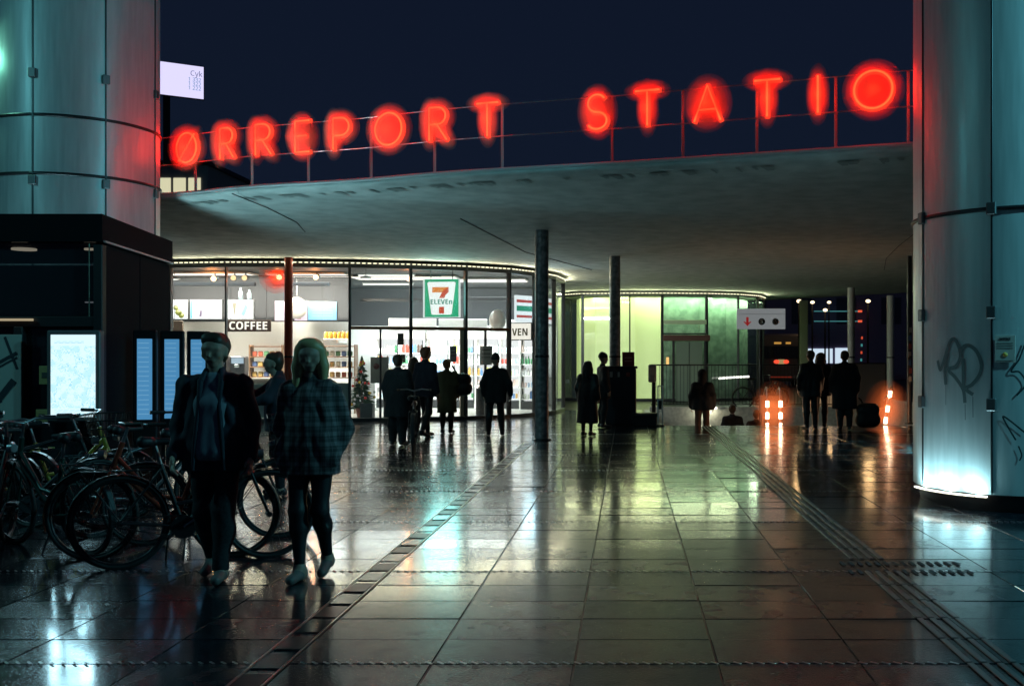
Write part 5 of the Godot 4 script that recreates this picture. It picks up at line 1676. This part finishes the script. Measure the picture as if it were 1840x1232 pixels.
	tube(f, [bb + Vector3(-0.1, 0.0, -0.06), Vector3(-0.2, 0.0, -0.2)], 0.009, 5)
	put(done(f), "kickstand", M.dark_metal, t)
	if basket:
		f = st()
		for k in 4:
			var y := 0.86 + 0.075 * k
			var g := 0.13 + 0.012 * k
			tube(f, [Vector3(0.62 - g, y, -g - 0.02), Vector3(0.62 + g, y, -g - 0.02), Vector3(0.62 + g, y, g + 0.02), Vector3(0.62 - g, y, g + 0.02)], 0.005, 4, true)
		for k in 9:
			var u := -1.0 + 0.25 * k
			for sg in [-1.0, 1.0]:
				tube(f, [Vector3(0.62 + u * 0.13, 0.86, sg * 0.15), Vector3(0.62 + u * 0.166, 1.085, sg * 0.186)], 0.0035, 4)
				tube(f, [Vector3(0.62 + sg * 0.13, 0.86, u * 0.15), Vector3(0.62 + sg * 0.166, 1.085, u * 0.186)], 0.0035, 4)
			tube(f, [Vector3(0.62 + u * 0.13, 0.86, -0.15), Vector3(0.62 + u * 0.13, 0.86, 0.15)], 0.0035, 4)
		put(done(f), "basket", M.dark_metal, t)
	return t

func bikes() -> void:
	var red := mat(0.3, 0.05, 0.025, 0.3, 0.2)
	var black := mat(0.012, 0.012, 0.015, 0.45, 0.1)
	var blue := mat(0.02, 0.05, 0.22, 0.3, 0.2)
	var green := mat(0.02, 0.06, 0.05, 0.3, 0.2)
	var grey := mat(0.12, 0.13, 0.14, 0.3, 0.4)
	var yellow := mat(0.4, 0.3, 0.04, 0.35)
	var proto := make_bike("red framed bicycle pointing left beside the walking man", red, false, true)
	var proto2 := make_bike("black bicycle with a wire basket in front of the lit map", black, true, false)
	var place := func(o: Node3D, x: float, d: float, yaw: float, lean: float) -> void:
		o.position = Vector3(x, 0, -d)
		o.basis = Basis(Vector3.UP, yaw) * Basis(Vector3.RIGHT, lean)
	place.call(proto, -3.72, 8.5, PI + 0.12, 0.06)
	place.call(proto2, -5.35, 9.6, 0.75, -0.07)
	var list := [
		[proto2, black, -3.65, 9.3, 0.35, 0.05, "black bicycle with a wire basket behind the walking man's legs"],
		[proto, black, -3.4, 8.3, 0.45, -0.05, "black step-through bicycle between the walking man and woman"],
		[proto, blue, -5.75, 8.9, 2.3, 0.08, "blue bicycle at the left edge below the photographic poster"],
		[proto, green, -4.85, 8.9, 2.6, -0.06, "dark green step-through bicycle left of the red one"],
		[proto2, grey, -4.45, 9.9, 0.9, 0.05, "grey bicycle with a wire basket in front of the timetable boards"],
		[proto, yellow, -5.55, 10.4, 0.2, 0.06, "yellow step-through bicycle just below the lit map"],
		[proto, black, -5.3, 8.8, 1.9, 0.05, "black step-through bicycle at the left front, facing away"],
		[proto2, black, -6.2, 10.2, 2.9, 0.03, "black bicycle with a wire basket at the far left edge"],
		[proto, black, 4.2, 33.45, 0.0, 0.0, "black bicycle leaning at the far stair railing under the direction sign"],
		[proto, black, -3.55, 17.6, 1.74, 0.0, "black bicycle seen end-on, held by the dark group at the shop door"],
	]
	for q in list:
		var o: Node3D = q[0].duplicate()
		add_child(o, true)
		o.name = "bicycle"
		o.set_meta("label", q[6])
		o.get_node("frame").material_override = q[1]
		o.get_node("fork").material_override = q[1]
		place.call(o, q[2], q[3], q[4], q[5])

# ---- people
func people() -> void:
	var plaid := tri(mat(1, 1, 1, 0.9), 7.0, false)
	var im := Image.create(64, 64, false, Image.FORMAT_RGB8)
	for y in 64:
		for x in 64:
			var v := 0.16
			if x % 32 < 13: v += 0.08
			if y % 32 < 13: v += 0.08
			if x % 32 == 20 or y % 32 == 20: v += 0.12
			im.set_pixel(x, y, Color(v * 1.5, v * 1.4, v * 1.42))
	plaid.albedo_texture = ImageTexture.create_from_image(im)
	var blond := mat(0.55, 0.38, 0.18, 0.45)
	var brown := mat(0.06, 0.035, 0.02, 0.5)
	person("man in an open dark jacket and grey shirt walking towards us", Vector3(-3.02, 0, -7.75), 0.05, {"h": 1.77, "fine": true, "coat": M.navy, "coat_hem": 0.78, "coat_loose": 0.022, "open": true, "shirt": M.grey_shirt, "leg": M.coal, "leg_loose": 0.02, "hair": brown, "shoes": M.shoe_pale,
		"pose": {"shL": Vector3(0.2, 1.42, 0), "shR": Vector3(-0.2, 1.42, 0), "elL": Vector3(0.25, 1.12, -0.06), "wrL": Vector3(0.26, 0.87, 0.03), "elR": Vector3(-0.25, 1.13, 0.0), "wrR": Vector3(-0.25, 0.89, 0.12), "kneeL": Vector3(0.09, 0.5, 0.1), "ankL": Vector3(0.09, 0.09, 0.16), "toeL": Vector3(0.11, 0.04, 0.33), "kneeR": Vector3(-0.07, 0.49, 0.03), "ankR": Vector3(-0.07, 0.13, -0.16), "toeR": Vector3(-0.08, 0.035, -0.01), "look": Vector3(0.06, -0.1, 0)}})
	person("woman with long fair hair in a checked jacket, hands in pockets", Vector3(-2.31, 0, -7.72), -0.03, {"h": 1.73, "fine": true, "pockets": true, "coat": plaid, "coat_hem": 0.76, "coat_loose": 0.016, "flare": -0.012, "leg": M.black, "leg_loose": 0.004, "leg_name": "tights", "hair": blond, "long_hair": true, "shoes": M.shoe_pale,
		"pose": {"shL": Vector3(0.165, 1.41, 0), "shR": Vector3(-0.165, 1.41, 0), "elL": Vector3(0.25, 1.1, -0.07), "wrL": Vector3(0.2, 0.87, 0.08), "elR": Vector3(-0.24, 1.1, -0.06), "wrR": Vector3(-0.19, 0.87, 0.09), "kneeR": Vector3(-0.075, 0.5, 0.08), "ankR": Vector3(-0.05, 0.09, 0.1), "toeR": Vector3(-0.06, 0.035, 0.27), "kneeL": Vector3(0.085, 0.5, 0.05), "ankL": Vector3(0.07, 0.13, -0.16), "toeL": Vector3(0.08, 0.035, 0.0), "look": Vector3(0.1, 0.15, 0)}})
	person("dark clothed person with tied up hair bending to a bicycle between the walkers", Vector3(-4.1, 0, -12.4), -1.15, {"h": 1.66, "coat": M.navy, "coat_hem": 0.8, "leg": M.coal, "hair": brown, "bun": true, "pose": {"elL": Vector3(0.24, 1.2, 0.16), "wrL": Vector3(0.16, 1.12, 0.4), "elR": Vector3(-0.24, 1.25, 0.18), "wrR": Vector3(-0.12, 1.2, 0.42), "head": Vector3(0, 1.62, 0.06)}})
	var g := "people at the shop door"
	person("person in a bulky dark coat standing with a bicycle, left of the door group", Vector3(-4.25, 0, -19.6), 2.9, {"h": 1.66, "coat": M.coal, "coat_hem": 0.55, "coat_loose": 0.05, "leg": M.coal, "leg_loose": 0.04, "hair": brown, "group": g})
	person("dark haired person half hidden between the bulky coat and the tall man", Vector3(-4.85, 0, -24.0), 3.4, {"h": 1.62, "coat": M.navy, "coat_hem": 0.75, "leg": M.coal, "hair": brown, "long_hair": true, "group": g})
	person("tallest man of the door group, striding, in a dark jacket", Vector3(-4.1, 0, -21.5), 2.6, {"h": 1.82, "coat": M.navy, "coat_hem": 0.78, "coat_loose": 0.03, "leg": M.black, "hair": mat(0.2, 0.07, 0.03, 0.6), "group": g, "pose": {"kneeL": Vector3(0.12, 0.5, 0.14), "ankL": Vector3(0.14, 0.09, 0.22), "toeL": Vector3(0.16, 0.035, 0.38), "kneeR": Vector3(-0.12, 0.5, -0.04), "ankR": Vector3(-0.13, 0.14, -0.24), "toeR": Vector3(-0.15, 0.04, -0.08)}})  # reddish hair colour carries the glow of the lights behind
	person("person in a long olive coat with bare head beside the doorway", Vector3(-3.87, 0, -22.7), 3.0, {"h": 1.57, "coat": M.olive, "coat_hem": 0.5, "coat_loose": 0.03, "leg": M.black, "hair": mat(0.25, 0.12, 0.05, 0.5), "group": g})
	person("lone man in a cap and dark jacket walking to the shop window", Vector3(-2.74, 0, -22.0), 3.3, {"h": 1.66, "coat": M.coal, "coat_hem": 0.72, "coat_loose": 0.028, "leg": M.black, "leg_loose": 0.02, "hat": M.black, "pose": {"elL": Vector3(0.28, 1.14, -0.06), "elR": Vector3(-0.3, 1.14, -0.1), "wrR": Vector3(-0.33, 0.9, -0.04), "kneeL": Vector3(0.13, 0.5, 0.08), "ankL": Vector3(0.15, 0.09, 0.04), "toeL": Vector3(0.18, 0.035, 0.2), "kneeR": Vector3(-0.12, 0.5, 0.02), "ankR": Vector3(-0.14, 0.1, -0.1), "toeR": Vector3(-0.17, 0.035, 0.05)}})
	person("woman with dark hair in a long black coat between the two columns", Vector3(-0.82, 0, -21.9), 2.7, {"h": 1.53, "coat": M.black, "coat_hem": 0.28, "coat_loose": 0.035, "flare": 0.03, "leg": M.black, "leg_loose": 0.004, "hair": mat(0.012, 0.01, 0.01, 0.4), "long_hair": true})
	person("man in a pointed knitted cap and pale collar facing right behind the cabinet", Vector3(-0.56, 0, -24.5), 1.9, {"h": 1.7, "coat": M.coal, "coat_hem": 0.7, "coat_loose": 0.03, "leg": M.coal, "hat": M.navy, "beanie": true})
	g = "people on the stairs"
	person("hooded person in a dark jacket at the top of the stairs", Vector3(1.85, -0.51, -26.0), 3.1, {"h": 1.82, "coat": M.coal, "coat_hem": 0.8, "coat_loose": 0.04, "leg": mat(0.12, 0.05, 0.03, 0.8), "hood": M.coal, "group": g})  # reddish trouser colour paints in the red light on the legs
	person("person low on the stairs, only head and shoulders showing, left one", Vector3(2.75, -1.36, -27.6), 3.0, {"h": 1.74, "coat": M.coal, "coat_loose": 0.04, "leg": M.black, "hair": brown, "group": g})
	person("person low on the stairs in brownish dark clothes, right one", Vector3(3.42, -1.53, -28.0), 3.3, {"h": 1.76, "coat": mat(0.06, 0.025, 0.02, 0.8), "coat_loose": 0.04, "leg": M.black, "hair": brown, "group": g})
	g = "people standing right of the stairs"
	person("dark haired person leftmost of the three at the right", Vector3(4.2, 0, -24.2), 3.3, {"h": 1.77, "coat": M.black, "coat_hem": 0.72, "coat_loose": 0.03, "leg": M.black, "leg_loose": 0.02, "hair": brown, "group": g})
	person("person in the middle of the three dark figures at the right", Vector3(4.52, 0, -24.7), 2.8, {"h": 1.72, "coat": M.coal, "coat_hem": 0.75, "coat_loose": 0.028, "leg": M.black, "hair": mat(0.1, 0.06, 0.04, 0.5), "long_hair": true, "group": g})
	person("broad man in a thick dark coat, rightmost of the three", Vector3(4.9, 0, -23.8), 3.1, {"h": 1.76, "coat": M.coal, "coat_hem": 0.45, "coat_loose": 0.07, "leg": M.black, "leg_loose": 0.03, "hair": brown, "group": g})
	for q in [["black shoulder bag hanging at the olive coat's right side", Vector3(-3.58, 0.95, -22.75), 1.0], ["dark bag carried low by the broad man at the right", Vector3(5.42, 0.22, -23.8), 1.15]]:
		var b := thing("bag", q[0], "bag", q[1])
		var s := st()
		flesh(s, [[Vector3(-0.1, 0, 0) * q[2], Vector3(0.1, 0, 0) * q[2], 0.15 * q[2], 0.15 * q[2]], [Vector3(-0.1, 0.2, 0) * q[2], Vector3(0.1, 0.2, 0) * q[2], 0.13 * q[2], 0.13 * q[2]]], 0.03, 0.02)
		put(done(s), "body", M.black, b)
		s = st()
		tube(s, [Vector3(-0.12, 0.28, 0), Vector3(-0.14, 0.45, 0), Vector3(-0.2, 0.5, 0), Vector3(-0.04, 0.28, 0.0)], 0.014, 6)
		put(done(s), "strap", M.black, b)

# ---- things standing about
func furniture() -> void:
	round_column("dark slim concrete column nearest us, left of the middle", -1.68, 20.8, 0.135, M.column)
	round_column("slim column behind the dark cabinet", -0.3, 26.1, 0.135, M.column)
	round_column("slim pale column behind the three dark figures", 8.0, 37.7, 0.13, M.far_column)
	round_column("slim pale column above the stair windscreen", 10.6, 42.5, 0.15, M.far_column)
	round_column("added column in front of the shop mullion, coloured red brown like the glow on it", -8.46, 26.4, 0.1, mat(0.34, 0.04, 0.018, 0.5), "")  # stands in for the red lit mullion; the glow is in its colour
	round_column("thin sticker covered pipe beside the right tower", 6.95, 26.0, 0.06, M.frame, "")
	var pipe: Node = get_children()[-1]
	for i in 7:
		slab_part(pipe, "sticker", Vector3(rng.randf_range(-0.02, 0.02), 1.1 + 0.2 * i, 0.062), Vector3(0.07, 0.13, 0.006), [mat(0.3, 0.3, 0.28, 0.6), mat(0.25, 0.05, 0.04, 0.6), mat(0.05, 0.12, 0.25, 0.6)][i % 3], 0.001)
	var near_col := get_node("round_column")
	for q in [[0.15, 1.9, 0.12, 0.18], [-0.3, 1.75, 0.1, 0.14], [0.5, 1.68, 0.1, 0.12]]:
		slab_part(near_col, "sticker", Vector3(sin(q[0]) * 0.142, q[1], cos(q[0]) * 0.142), Vector3(q[2] * 0.6, q[3] * 0.6, 0.005), mat(0.12, 0.12, 0.12, 0.6), 0.001, Basis(Vector3.UP, q[0]))
	# dark cabinet with stickers and the low bench beside it
	var t := thing("cabinet", "dark street cabinet with stickers in front of the slim column", "cabinet", Vector3(-0.15, 0, -25.4))
	slab_part(t, "body", Vector3(0, 0.68, 0), Vector3(0.74, 1.36, 0.45), mat(0.02, 0.025, 0.035, 0.5), 0.02)
	slab_part(t, "lid", Vector3(0, 1.39, 0), Vector3(0.8, 0.06, 0.5), M.dark_metal, 0.012)
	slab_part(t, "plinth", Vector3(0, 0.03, 0.01), Vector3(0.7, 0.06, 0.45), M.black)
	for q in [[-0.23, 1.22, 0.07, 0.13, mat(0.35, 0.36, 0.36, 0.6)], [-0.05, 1.22, 0.05, 0.12, mat(0.35, 0.36, 0.38, 0.6)], [0.17, 1.22, 0.09, 0.1, mat(0.3, 0.06, 0.05, 0.6)]]: slab_part(t, "sticker", Vector3(q[0], q[1], 0.228), Vector3(q[2], q[3], 0.006), q[4], 0.001)
	t = thing("red_poster", "small dark red poster panel sticking up behind the cabinet", "poster", Vector3(0.03, 0, -25.9))
	slab_part(t, "panel", Vector3(0, 1.55, 0), Vector3(0.3, 0.42, 0.04), mat(0.16, 0.02, 0.02, 0.5), 0.006)
	slab_part(t, "post", Vector3(0.1, 0.68, 0), Vector3(0.05, 1.36, 0.04), M.dark_metal)
	for y in [1.62, 1.54]: slab_part(t, "print_line", Vector3(0, y, 0.022), Vector3(0.18, 0.025, 0.005), mat(0.4, 0.2, 0.18, 0.6), 0.001)
	t = thing("low_bench", "low black block bench between the cabinet and the stairs", "bench", Vector3(0.43, 0, -25.3))
	slab_part(t, "seat", Vector3(0, 0.26, 0), Vector3(0.62, 0.08, 0.5), M.black, 0.015)
	slab_part(t, "block", Vector3(0, 0.11, 0), Vector3(0.56, 0.22, 0.44), M.black, 0.01)
	t = thing("ticket_reader", "grey ticket reader post left of the stairs", "post", Vector3(0.64, 0, -27.0))
	slab_part(t, "post", Vector3(0.04, 0.6, 0), Vector3(0.1, 1.2, 0.1), M.frame, 0.01)
	slab_part(t, "head", Vector3(0, 1.22, 0.03), Vector3(0.2, 0.46, 0.16), mat(0.25, 0.28, 0.28, 0.4, 0.3), 0.03)
	slab_part(t, "panel", Vector3(-0.02, 1.28, 0.115), Vector3(0.13, 0.2, 0.01), mat(0.35, 0.38, 0.36, 0.3))
	t = thing("white_gate_post", "short white framed post at the top of the stairs", "post", Vector3(0.78, 0, -25.0))
	for x in [-0.05, 0.06]: slab_part(t, "upright", Vector3(x, 0.48, 0), Vector3(0.03, 0.96, 0.04), M.white)
	for y in [0.35, 0.62, 0.95]: slab_part(t, "crossbar", Vector3(0.005, y, 0), Vector3(0.12, 0.025, 0.035), M.white)
	slab_part(t, "glass_panel", Vector3(0.0, 0.5, 0), Vector3(0.08, 0.2, 0.01), M.black, 0.0)
	slab_part(t, "foot", Vector3(0, 0.02, 0), Vector3(0.2, 0.04, 0.16), M.frame)
	# direction sign
	t = thing("direction_sign", "white direction sign with a red down arrow and round symbols", "sign", Vector3(3.92, 0, -31.0))
	var sign_m := glow(0.9, 0.97, 1.0, 0.17)   # faint glow put in place of light falling on the panel
	slab_part(t, "panel", Vector3(0, 2.76, 0.06), Vector3(1.42, 0.6, 0.06), sign_m, 0.01)
	slab_part(t, "seam", Vector3(0, 2.9, 0.091), Vector3(1.4, 0.008, 0.004), mat(0.2, 0.2, 0.2, 0.5), 0.0)
	var pole := st()
	tube(pole, [Vector3(0.0, -1.4, 0), Vector3(0.0, 3.0, 0)], 0.05, 10)
	put(done(pole), "pole", M.dark_metal, t)
	var s := st()
	prism(s, PackedVector2Array([Vector2(0, -0.13), Vector2(0.12, 0.0), Vector2(0.07, 0.0), Vector2(0.035, -0.035), Vector2(0.035, 0.13), Vector2(-0.035, 0.13), Vector2(-0.035, -0.035), Vector2(-0.07, 0), Vector2(-0.12, 0)]), 0.01, xf(Vector3(-0.4, 2.68, 0.095)))
	put(done(s), "arrow", glow(0.7, 0.03, 0.03, 0.3), t)  # arrow given the same faint glow as its panel
	for q in [[0.02, "S"], [0.42, "M"]]:
		var c := st()
		lathe(c, [Vector2(0.1, -0.003), Vector2(0.1, 0.004), Vector2(0, 0.004)], 20)
		var d := put(done(c), "round_symbol", M.black if q[1] == "S" else mat(0.35, 0.35, 0.35, 0.5), t, Vector3(q[0], 2.68, 0.094))
		d.rotation.x = PI / 2
		var w := words(q[1], 0.12, M.white if q[1] == "S" else M.black, d, Transform3D(Basis(Vector3.RIGHT, -PI / 2), Vector3(0, 0.008, 0)), "lettering", true, 0.006)
	# lamp at the upper left edge; two unseen ones added to light the towers
	for q in [["tall street lamp with a greenish head at the upper left edge", Vector3(-9.62, 0, -15.0), 6.1, 0.8, Color(0.55, 1.0, 0.85)],
		["added unseen street lamp left of the lift house, lighting the left tower teal", Vector3(-12.5, 0, -7.5), 7.5, 9.0, Color(0.5, 0.92, 0.96)],
		["added unseen street lamp right of the graffiti tower, lighting that tower teal", Vector3(8.6, 0, -7.0), 7.0, 42.0, Color(0.46, 0.92, 1.0)]]:
		var l := thing("street_lamp", q[0], "lamp", q[1])
		s = st()
		tube(s, [Vector3(0, 0, 0), Vector3(0, q[2] + 0.1, 0)], 0.07, 12, false, 0.045)
		put(done(s), "pole", M.dark_metal, l)
		s = st()
		lathe(s, [Vector2(0.05, 0.16), Vector2(0.26, 0.1), Vector2(0.28, 0.06), Vector2(0.0, 0.3)].slice(0, 3), 20, Vector3(0.3, q[2], 0))
		lathe(s, [Vector2(0.28, 0.06), Vector2(0.2, 0.2), Vector2(0, 0.24)], 20, Vector3(0.3, q[2], 0))
		put(done(s), "hood", M.dark_metal, l)
		s = st()
		lathe(s, [Vector2(0, -0.06), Vector2(0.12, -0.03), Vector2(0.17, 0.05)], 16, Vector3(0.3, q[2], 0))
		put(done(s), "globe", glow(0.6, 1.0, 0.8, 2.0), l)
		s = st()
		tube(s, [Vector3(0, q[2] + 0.06, 0), Vector3(0.3, q[2] + 0.2, 0)], 0.03, 8)
		put(done(s), "arm", M.dark_metal, l)
		omni(l, Vector3(0.3, q[2] - 0.15, 0), q[4], q[3], 0.15)

# ---- far side of the square
func background() -> void:
	var wall_l := mat(0.3, 0.3, 0.33, 0.9)
	var t := thing("office_block", "dark office block far left with a strip of lit windows", "building", Vector3(-45.6, 0, -72.0))
	slab_part(t, "wall", Vector3(0, 7.4, -4), Vector3(34.0, 14.8, 8.0), wall_l, 0.0)
	slab_part(t, "roof_edge", Vector3(0, 14.9, -3.9), Vector3(34.4, 0.3, 8.3), M.black, 0.0)
	var lit := glow(1.0, 0.95, 0.62, 0.62)
	for i in 14:
		for k in 4:
			if k == 3 and i > 3 and i < 10:
				slab_part(t, "lit_window", Vector3(6.9 + 1.02 * i + 0.05, 13.4, 0.03), Vector3(0.82, 0.98, 0.06), lit, 0.0)
			elif k < 3 and i < 14:
				slab_part(t, "dark_window", Vector3(-14.0 + 2.2 * i, 3.0 + 3.3 * k, 0.02), Vector3(1.2, 1.6, 0.05), M.dark_glass, 0.0)
	t = thing("low_block", "low dark building closing the view between the two pavilions", "building", Vector3(-5.0, 0, -84.0))
	slab_part(t, "wall", Vector3(0, 5.0, -4), Vector3(15.0, 10.0, 8.0), wall_l, 0.0)
	slab_part(t, "parapet", Vector3(0, 10.1, -4), Vector3(15.3, 0.3, 8.3), M.black, 0.0)
	# big lit screen on the office block's roof
	var w := thing("advert_screen", "tilted pale lavender advert screen high above the left letters", "screen", Vector3(-29.6, 19.6, -68.0), 0.55)
	slab_part(w, "case", Vector3(0, 0, -0.1), Vector3(4.5, 2.2, 0.2), M.black)
	slab_part(w, "face", Vector3(0, 0, 0.01), Vector3(4.4, 2.1, 0.02), glow(0.72, 0.68, 1.0, 1.0))
	words("Cyk", 0.34, glow(0.2, 0.22, 0.4, 0.6), w, xf(Vector3(1.75, 0.55, 0.025)), "lettering", false)
	for k in 3: words(["1 332", "1 322", "1 222"][k], 0.24, glow(0.12, 0.3, 0.55, 0.7), w, xf(Vector3(1.65, 0.15 - 0.28 * k, 0.025)), "lettering", false)
	slab_part(w, "mast", Vector3(0, -3.0, -0.3), Vector3(0.4, 5.0, 0.3), M.black)
	# right hand street
	t = thing("street_building", "dark purplish building across the street at the right", "building", Vector3(22.0, 0, -80.0))
	slab_part(t, "wall", Vector3(0, 7.0, -5), Vector3(46.0, 14.0, 10.0), mat(0.16, 0.12, 0.22, 0.9), 0.0)
	for i in 9:
		for k in 2: slab_part(t, "window", Vector3(-19.0 + 3.4 * i, 5.2 + 3.6 * k, 0.02), Vector3(1.5, 2.0, 0.06), M.dark_glass, 0.0)
	for q in [[-7.6, 1.6, 2.3, 1.1], [-5.7, 1.6, 1.1, 1.2]]: slab_part(t, "shop_window", Vector3(q[0], q[1] + 0.2, 0.05), Vector3(q[2], q[3], 0.08), glow(0.7, 0.85, 1.0, 0.8))
	for y in [4.4, 5.15]:
		slab_part(t, "awning_bar", Vector3(-6.3, y, 0.6), Vector3(3.3, 0.07, 0.08), glow(0.1, 0.4, 0.42, 0.4))
		slab_part(t, "red_lamp", Vector3(-4.5, y, 0.62), Vector3(0.3, 0.16, 0.1), glow(1.0, 0.12, 0.05, 0.8))
	for i in 6: slab_part(t, "red_lamp", Vector3(-4.45 + 0.02 * i, 0.4 + 0.55 * i, 0.62), Vector3(0.12, 0.2, 0.08), glow(1.0, 0.12, 0.05, 0.5) if i % 2 else glow(0.1, 0.5, 0.5, 0.4))
	t = thing("stone_pillar", "pale beige pillar standing behind the stairs' right side", "pillar", Vector3(7.6, 0, -45.5))
	slab_part(t, "shaft", Vector3(0, 2.05, 0), Vector3(0.34, 4.1, 0.34), mat(0.34, 0.31, 0.24, 0.7), 0.02)
	slab_part(t, "base", Vector3(0, 0.08, 0), Vector3(0.44, 0.16, 0.44), mat(0.3, 0.28, 0.22, 0.7), 0.02)
	# bus
	t = thing("bus", "dark bus with red tail lamps and amber display behind the pavilion", "bus", Vector3(8.75, 0, -60.0))
	slab_part(t, "body", Vector3(0, 1.65, -4.5), Vector3(2.5, 2.7, 9.0), mat(0.05, 0.05, 0.07, 0.4), 0.12)
	slab_part(t, "rear_window", Vector3(0, 1.95, 0.03), Vector3(2.0, 0.7, 0.06), M.dark_glass, 0.0)
	for q in [[-0.2, 0.4], [0.4, 0.28]]: slab_part(t, "display", Vector3(q[0], 2.48, 0.03), Vector3(q[1], 0.11, 0.06), glow(1.0, 0.5, 0.1, 0.45))
	for x in [-0.27, 0.27]:
		s_lamp(t, "tail_lamp", Vector3(x, 1.42, 0.06), 0.17, glow(1.0, 0.09, 0.04, 1.0))
	slab_part(t, "rear_panel", Vector3(0, 1.42, 0.04), Vector3(0.36, 0.26, 0.06), glow(0.9, 0.6, 0.25, 0.35))
	slab_part(t, "brake_strip", Vector3(0, 0.55, 0.04), Vector3(1.2, 0.06, 0.05), glow(1.0, 0.1, 0.05, 0.12))
	for x in [-1.05, 1.05]:
		var s := st()
		tube(s, [Vector3(x - 0.14, 0.48, -1.8), Vector3(x + 0.14, 0.48, -1.8)], 0.47, 20)
		put(done(s), "wheel", M.rubber, t)
	# far lamps
	var lamps := [[1436, 541, 52, "warm round street lamp left of the far lamps"], [1460, 543, 60, "pale street lamp second of the far lamps"], [1483, 557, 58, "low warm street lamp among the far lamps"], [1490, 543, 66, "pale twin street lamp behind the slim column"], [1560, 541, 54, "warm street lamp right of the far slim column"]]
	for q in lamps:
		var d: float = q[2]
		var p := Vector3((q[0] - 1127.0) * d / 1900.0, 1.6 + (644.0 - q[1]) * d / 1900.0, -d)
		t = thing("far_street_lamp", q[3], "lamp", Vector3(p.x, 0, p.z), 0.0, "street lamps across the square")
		var s := st()
		tube(s, [Vector3.ZERO, Vector3(0, p.y + 0.1, 0)], 0.06, 8, false, 0.035)
		put(done(s), "pole", M.matte, t)
		s_lamp(t, "globe", Vector3(0, p.y, 0.06), 0.13, glow(1.0, 0.8, 0.5, 2.2))
		omni(t, Vector3(0, p.y, 0.3), Color(1.0, 0.8, 0.55), 0.6, 0.3)
	t = thing("red_lit_mast", "thin mast with small red lights at the far right", "mast", Vector3(20.4, 0, -62.0))
	slab_part(t, "mast", Vector3(0, 1.6, 0), Vector3(0.1, 3.2, 0.1), M.black)
	for y in [0.9, 1.5, 2.0, 2.6]: s_lamp(t, "lamp", Vector3(0, y, 0.06), 0.09, glow(1.0, 0.1, 0.06, 0.6))

func s_lamp(t: Node, called: String, where: Vector3, r: float, m: Material) -> void:
	var s := st()
	lathe(s, [Vector2(0, -r * 0.7), Vector2(r * 0.7, -r * 0.5), Vector2(r, 0), Vector2(r * 0.7, r * 0.5), Vector2(0, r * 0.7)], 14, where)
	put(done(s), called, m, t)

func _ready() -> void:
	rng.seed = 20
	crease.seed = 8
	crease.frequency = 0.06
	crease.fractal_octaves = 2
	sky_and_camera()
	make_materials()
	pavement()
	stairwell()
	canopy()
	tower("tall sheet metal ventilation tower rising behind the lift house", -8.37, 16.0, 2.0, [4.2, 5.02], -100.0, 100.0, false)
	tower("tall sheet metal ventilation tower at the right edge with graffiti", 4.48, 12.0, -34.4, [3.16, 6.2], -86.0, -36.0, true)
	shop()
	hall()
	lift_house()
	background()
	station_sign()
	furniture()
	shop_signs()
	shop_goods()
	bikes()
	people()
